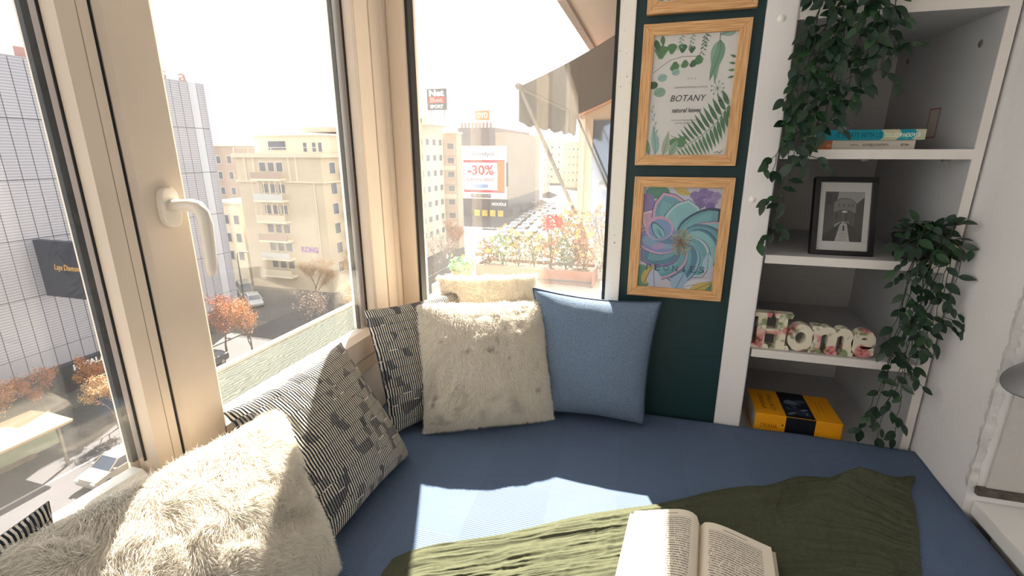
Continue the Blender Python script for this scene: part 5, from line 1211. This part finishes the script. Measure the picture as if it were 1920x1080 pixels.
m = MB(); text(m, 'KONG', (-47.6, 57.98, -13.6), (1, 0, 0), (0, 0, 1), 2.9, .9, depth=.01, bold=.05); m.build('graffiti', M('purple_spray', s(150, 90, 170), .8), ab)
# --- lower blocks between the louvred building and the beige block
def block(label, x0, x1, y0, y1, z1, mat, rows, cols, group=None, side=0, fm=None, ww=1.1, wh=1.5, z0=-16.5):
    t = thing('city_block', label, 'building', ((x0 + x1) / 2, (y0 + y1) / 2, STREET), group)
    m = MB(); m.box(x0, x1, y0, y1, STREET + .13, z1); m.build('body', mat, t)
    m = MB(); m.box(x0 - .2, x1 + .2, y0 - .2, y1 + .2, z1, z1 + .35); m.build('roof_edge', fm or BEW, t)
    for r in range(rows):
        zc = z0 + (z1 - z0 - .6) * r / rows + .3
        for c_ in range(cols): xc = x0 + (x1 - x0) * (c_ + .5) / cols; win(t, '-Y', xc - ww / 2, xc + ww / 2, zc, zc + wh, y0, fm or BEW)
        for c_ in range(side): yc = y0 + (y1 - y0) * (c_ + .5) / side; win(t, '+X', yc - ww / 2, yc + ww / 2, zc, zc + wh, x1, fm or BEW)
    return t
block('narrow grey brown building squeezed between the louvred tower and the beige block', -80, -70, 74, 90, 1.2, M('dusk_render', s(176, 156, 144), .85, .08, .3), 6, 4)
block('low pale shop house with balconies left of the beige block', -66, -60.2, 59, 72, -7.5, M('pale_shop', s(228, 212, 186), .85, .05, .3), 3, 3)
# --- group of buildings seen through the end window
CR1, CR2 = M('cream_tower', s(220, 204, 182), .85, .06, .3), M('tan_tower', s(190, 166, 146), .85, .08, .3)  # cream and tan renders shared by the far blocks
ta = block('pale corner tower with rows of windows under the sports betting sign', -52, -42, 82.5, 94.0, 4.6, CR1, 7, 3, None, 4, ww=1.5, wh=1.3)
m = MB(); m.box(-50, -39.5, 84, 94.5, 4.95, 6.6); pt = m.build('penthouse', CR1, ta)
for i in range(3): win(ta, '-Y', -48 + i * 2.6, -46.6 + i * 2.6, 5.2, 6.2, 84, BEW)
tb = block('tan balcony wing between the pale corner tower and the billboard', -44.5, -39.3, 94.6, 97.5, 3.8, CR2, 7, 2, None, 0, ww=1.6, wh=1.3)
for k in range(6):
    m = MB(); m.box(-42.6, -39.6, 94.3, 94.6, -15 + 2.9 * k, -14.1 + 2.9 * k); m.build('balcony', (CR1, CR2)[k % 2], tb)
sg = thing('roof_billboard', 'dark square sports betting sign on the pale corner tower roof', 'sign', (-41.2, 90, 6.6))
m = MB(); m.box(-43.15, -39.2, 90, 90.4, 7.95, 11.75); m.build('board', M('sign_grey', s(60, 58, 64), .6), sg)
for x in (-42.6, -39.8): m = MB(); m.box(x, x + .15, 90.1, 90.25, 6.6, 7.95); m.build('post', M('sign_post', s(120, 116, 116), .6), sg)
a = Art((-41.18, 89.99, 9.85), (1, 0, 0), (0, 0, 1), 3.95, 3.8)
def artm(a, k=2e-3):
    a.n = a.n * 1; return a
a.txt('Net', .5, .80, .78, .30, s(240, 240, 240), bold=.05)
a.poly([(.08, .34), (.92, .34), (.92, .62), (.08, .62)], s(214, 40, 44)); a.txt('Bet', .5, .48, .7, .24, s(235, 120, 116), bold=.05); a.txt('SPORT', .5, .17, .68, .16, s(240, 240, 240), bold=.04)
for i, v in enumerate(a.V): a.V[i] = v + a.n * .004 * (1 + i / len(a.V) * 6)
a.build('lettering', sg)
KF = 1.43   # the corner store and its signs stand further off: built at unit distance, then placed and sized
oy = thing('roof_billboard', 'small orange sign on the roof behind the billboard', 'sign', (-37.2, 104.5, 5.0))
m = MB(); m.box(-38.8, -35.6, 104.6, 105, 6.9, 8.9); m.build('board', M('sign_orange', s(214, 130, 80), .6), oy)
for x in (-38.3, -36.2): m = MB(); m.box(x, x + .12, 104.7, 104.85, 4.6, 6.9); m.build('post', MATS['sign_post'], oy)
m = MB(); text(m, 'OYO', (-37.2, 104.58, 7.9), (1, 0, 0), (0, 0, 1), 2.5, 1.2, depth=.02, bold=.04); m.build('lettering', M('sign_cream', s(244, 226, 204), .6), oy)
tc_ = thing('corner_department_store', 'long grey brown corner store carrying the big advert, dark shop front below', 'building', (-33, 125, STREET))
m = MB(); m.box(-43, -31.6, 105.3, 136, -10.2, 4.4); m.build('body', M('store_render', s(172, 156, 140), .8, .06, .2), tc_)
m = MB(); m.box(-43.2, -34.5, 105.2, 136, 1.7, 5.4); m.build('attic', M('attic_dark', s(112, 104, 106), .8, .1, .3), tc_)
for i in range(9): m = MB(); m.box(-42.6 + i * .85, -42.1 + i * .85, 105.4, 105.6, 5.4, 6.5); m.build('roof_letter_frame', M('sign_rust', s(150, 124, 120), .7), tc_)
m = MB(); m.box(-43, -31.4, 105.0, 136, STREET / KF, -10.2); sf = m.build('shop_front', M('store_dark', s(58, 56, 70), .3), tc_)
for i in range(4): 
    m = MB(); m.box(-39.6 + i * 1.9, -38.3 + i * 1.9, 104.93, 105.0, -15.0, -12.6); m.build('lit_window', M('shop_yellow', s(214, 186, 70), .5, .3, 1), tc_)
m = MB(); text(m, 'NOODLE', (-33.6, 104.95, -11.2), (1, 0, 0), (0, 0, 1), 3.4, .7, depth=.03, bold=.03); m.build('lettering', MATS['sign_white'], sf)
for i in range(3): win(tc_, '+X', 108 + i * 9, 114 + i * 9, -16.5, -12.5, -31.4, M('store_frame', s(80, 76, 84), .5))
ad = thing('advertising_billboard', 'large white and red sale advert billboard on the corner store', 'billboard', (-37.2, 105, -10.0))
m = MB(); m.box(-42.6, -31.75, 104.7, 105.2, -10.0, 1.5); m.build('board', M('board_white', s(236, 234, 240), .6), ad)
a = Art((-37.17, 104.69, -4.25), (1, 0, 0), (0, 0, 1), 10.85, 11.5)
a.txt('trendyol', .50, .845, .48, .105, s(60, 60, 66)); a.poly([(.06, .12), (.96, .12), (.96, .74), (.06, .74)], s(226, 60, 80)); a.poly([(.80, .14), (.955, .14), (.955, .72), (.80, .72)], s(244, 120, 60))
a.poly([(.07, .17), (.80, .17), (.80, .69), (.07, .69)], s(238, 234, 240)); a.txt('-30%', .44, .55, .58, .19, s(214, 40, 60), bold=.03); a.txt('CUPOANE URIASE', .43, .37, .60, .06, s(214, 60, 80), bold=.02)
a.poly([(.20, .445), (.72, .445), (.72, .452), (.20, .452)], s(220, 160, 170)); a.poly([(.26, .21), (.60, .21), (.60, .28), (.26, .28)], s(120, 150, 200)); a.poly([(.22, .02), (.66, .02), (.66, .09), (.22, .09)], s(70, 66, 74)); a.txt('DESCARCA ACUM', .44, .055, .40, .04, s(200, 196, 200))
for i, v in enumerate(a.V): a.V[i] = v + a.n * .006 * (1 + i / len(a.V) * 8)
a.build('poster', ad)
m = MB(); m.box(-31.75, -31.55, 104.6, 105.4, -7.2, -2.0); m.build('edge_strip', MATS['sign_grey'], ad)
for t_ in (oy, tc_, ad): t_.location = ORG[t_.name] * KF; t_.scale = (KF,) * 3
gr_ = 'pale hazy blocks far down the avenue'; lb_ = 'pale hazy apartment block far down the avenue'
for i, (x0, x1, y0, y1, z1) in enumerate(((-78, -66, 215, 235, 6.5), (-64, -54, 240, 258, 4.0), (-53, -43, 290, 310, 6.0), (-41, -32, 300, 318, 7.0), (-30, -20, 320, 350, 9.0), (-75, -56, 330, 350, 8))):
    block(lb_, x0, x1, y0, y1, z1, (CR2, CR1)[i % 2], 5, 4, gr_, 2, ww=1.3, wh=1.6)
bb = block('light blue narrow building at the end of the corner store', -58, -47.6, 198, 212, 2.2, M('pale_blue', s(176, 198, 222), .8), 5, 3, None, 0)
# street lamp
sl_ = thing('street_lamp', 'grey street lamp post on the side street corner', 'street lamp', (-49.0, 46.5, STREET + .15))
m = MB(); m.tube([(-49, 46.5, STREET + .15), (-49, 46.5, -12.5), (-48.8, 46.4, -11.9), (-47.6, 46.2, -11.6)], [.11, .07, .06, .05], 8); m.build('pole', ARM, sl_, smooth=True)
m = MB(); m.frame_box((-47.3, 46.15, -11.6), (1, 0, 0), (0, 1, 0), (0, 0, 1), .4, .14, .07); m.build('lamp_head', ARM, sl_, bevel=.02)
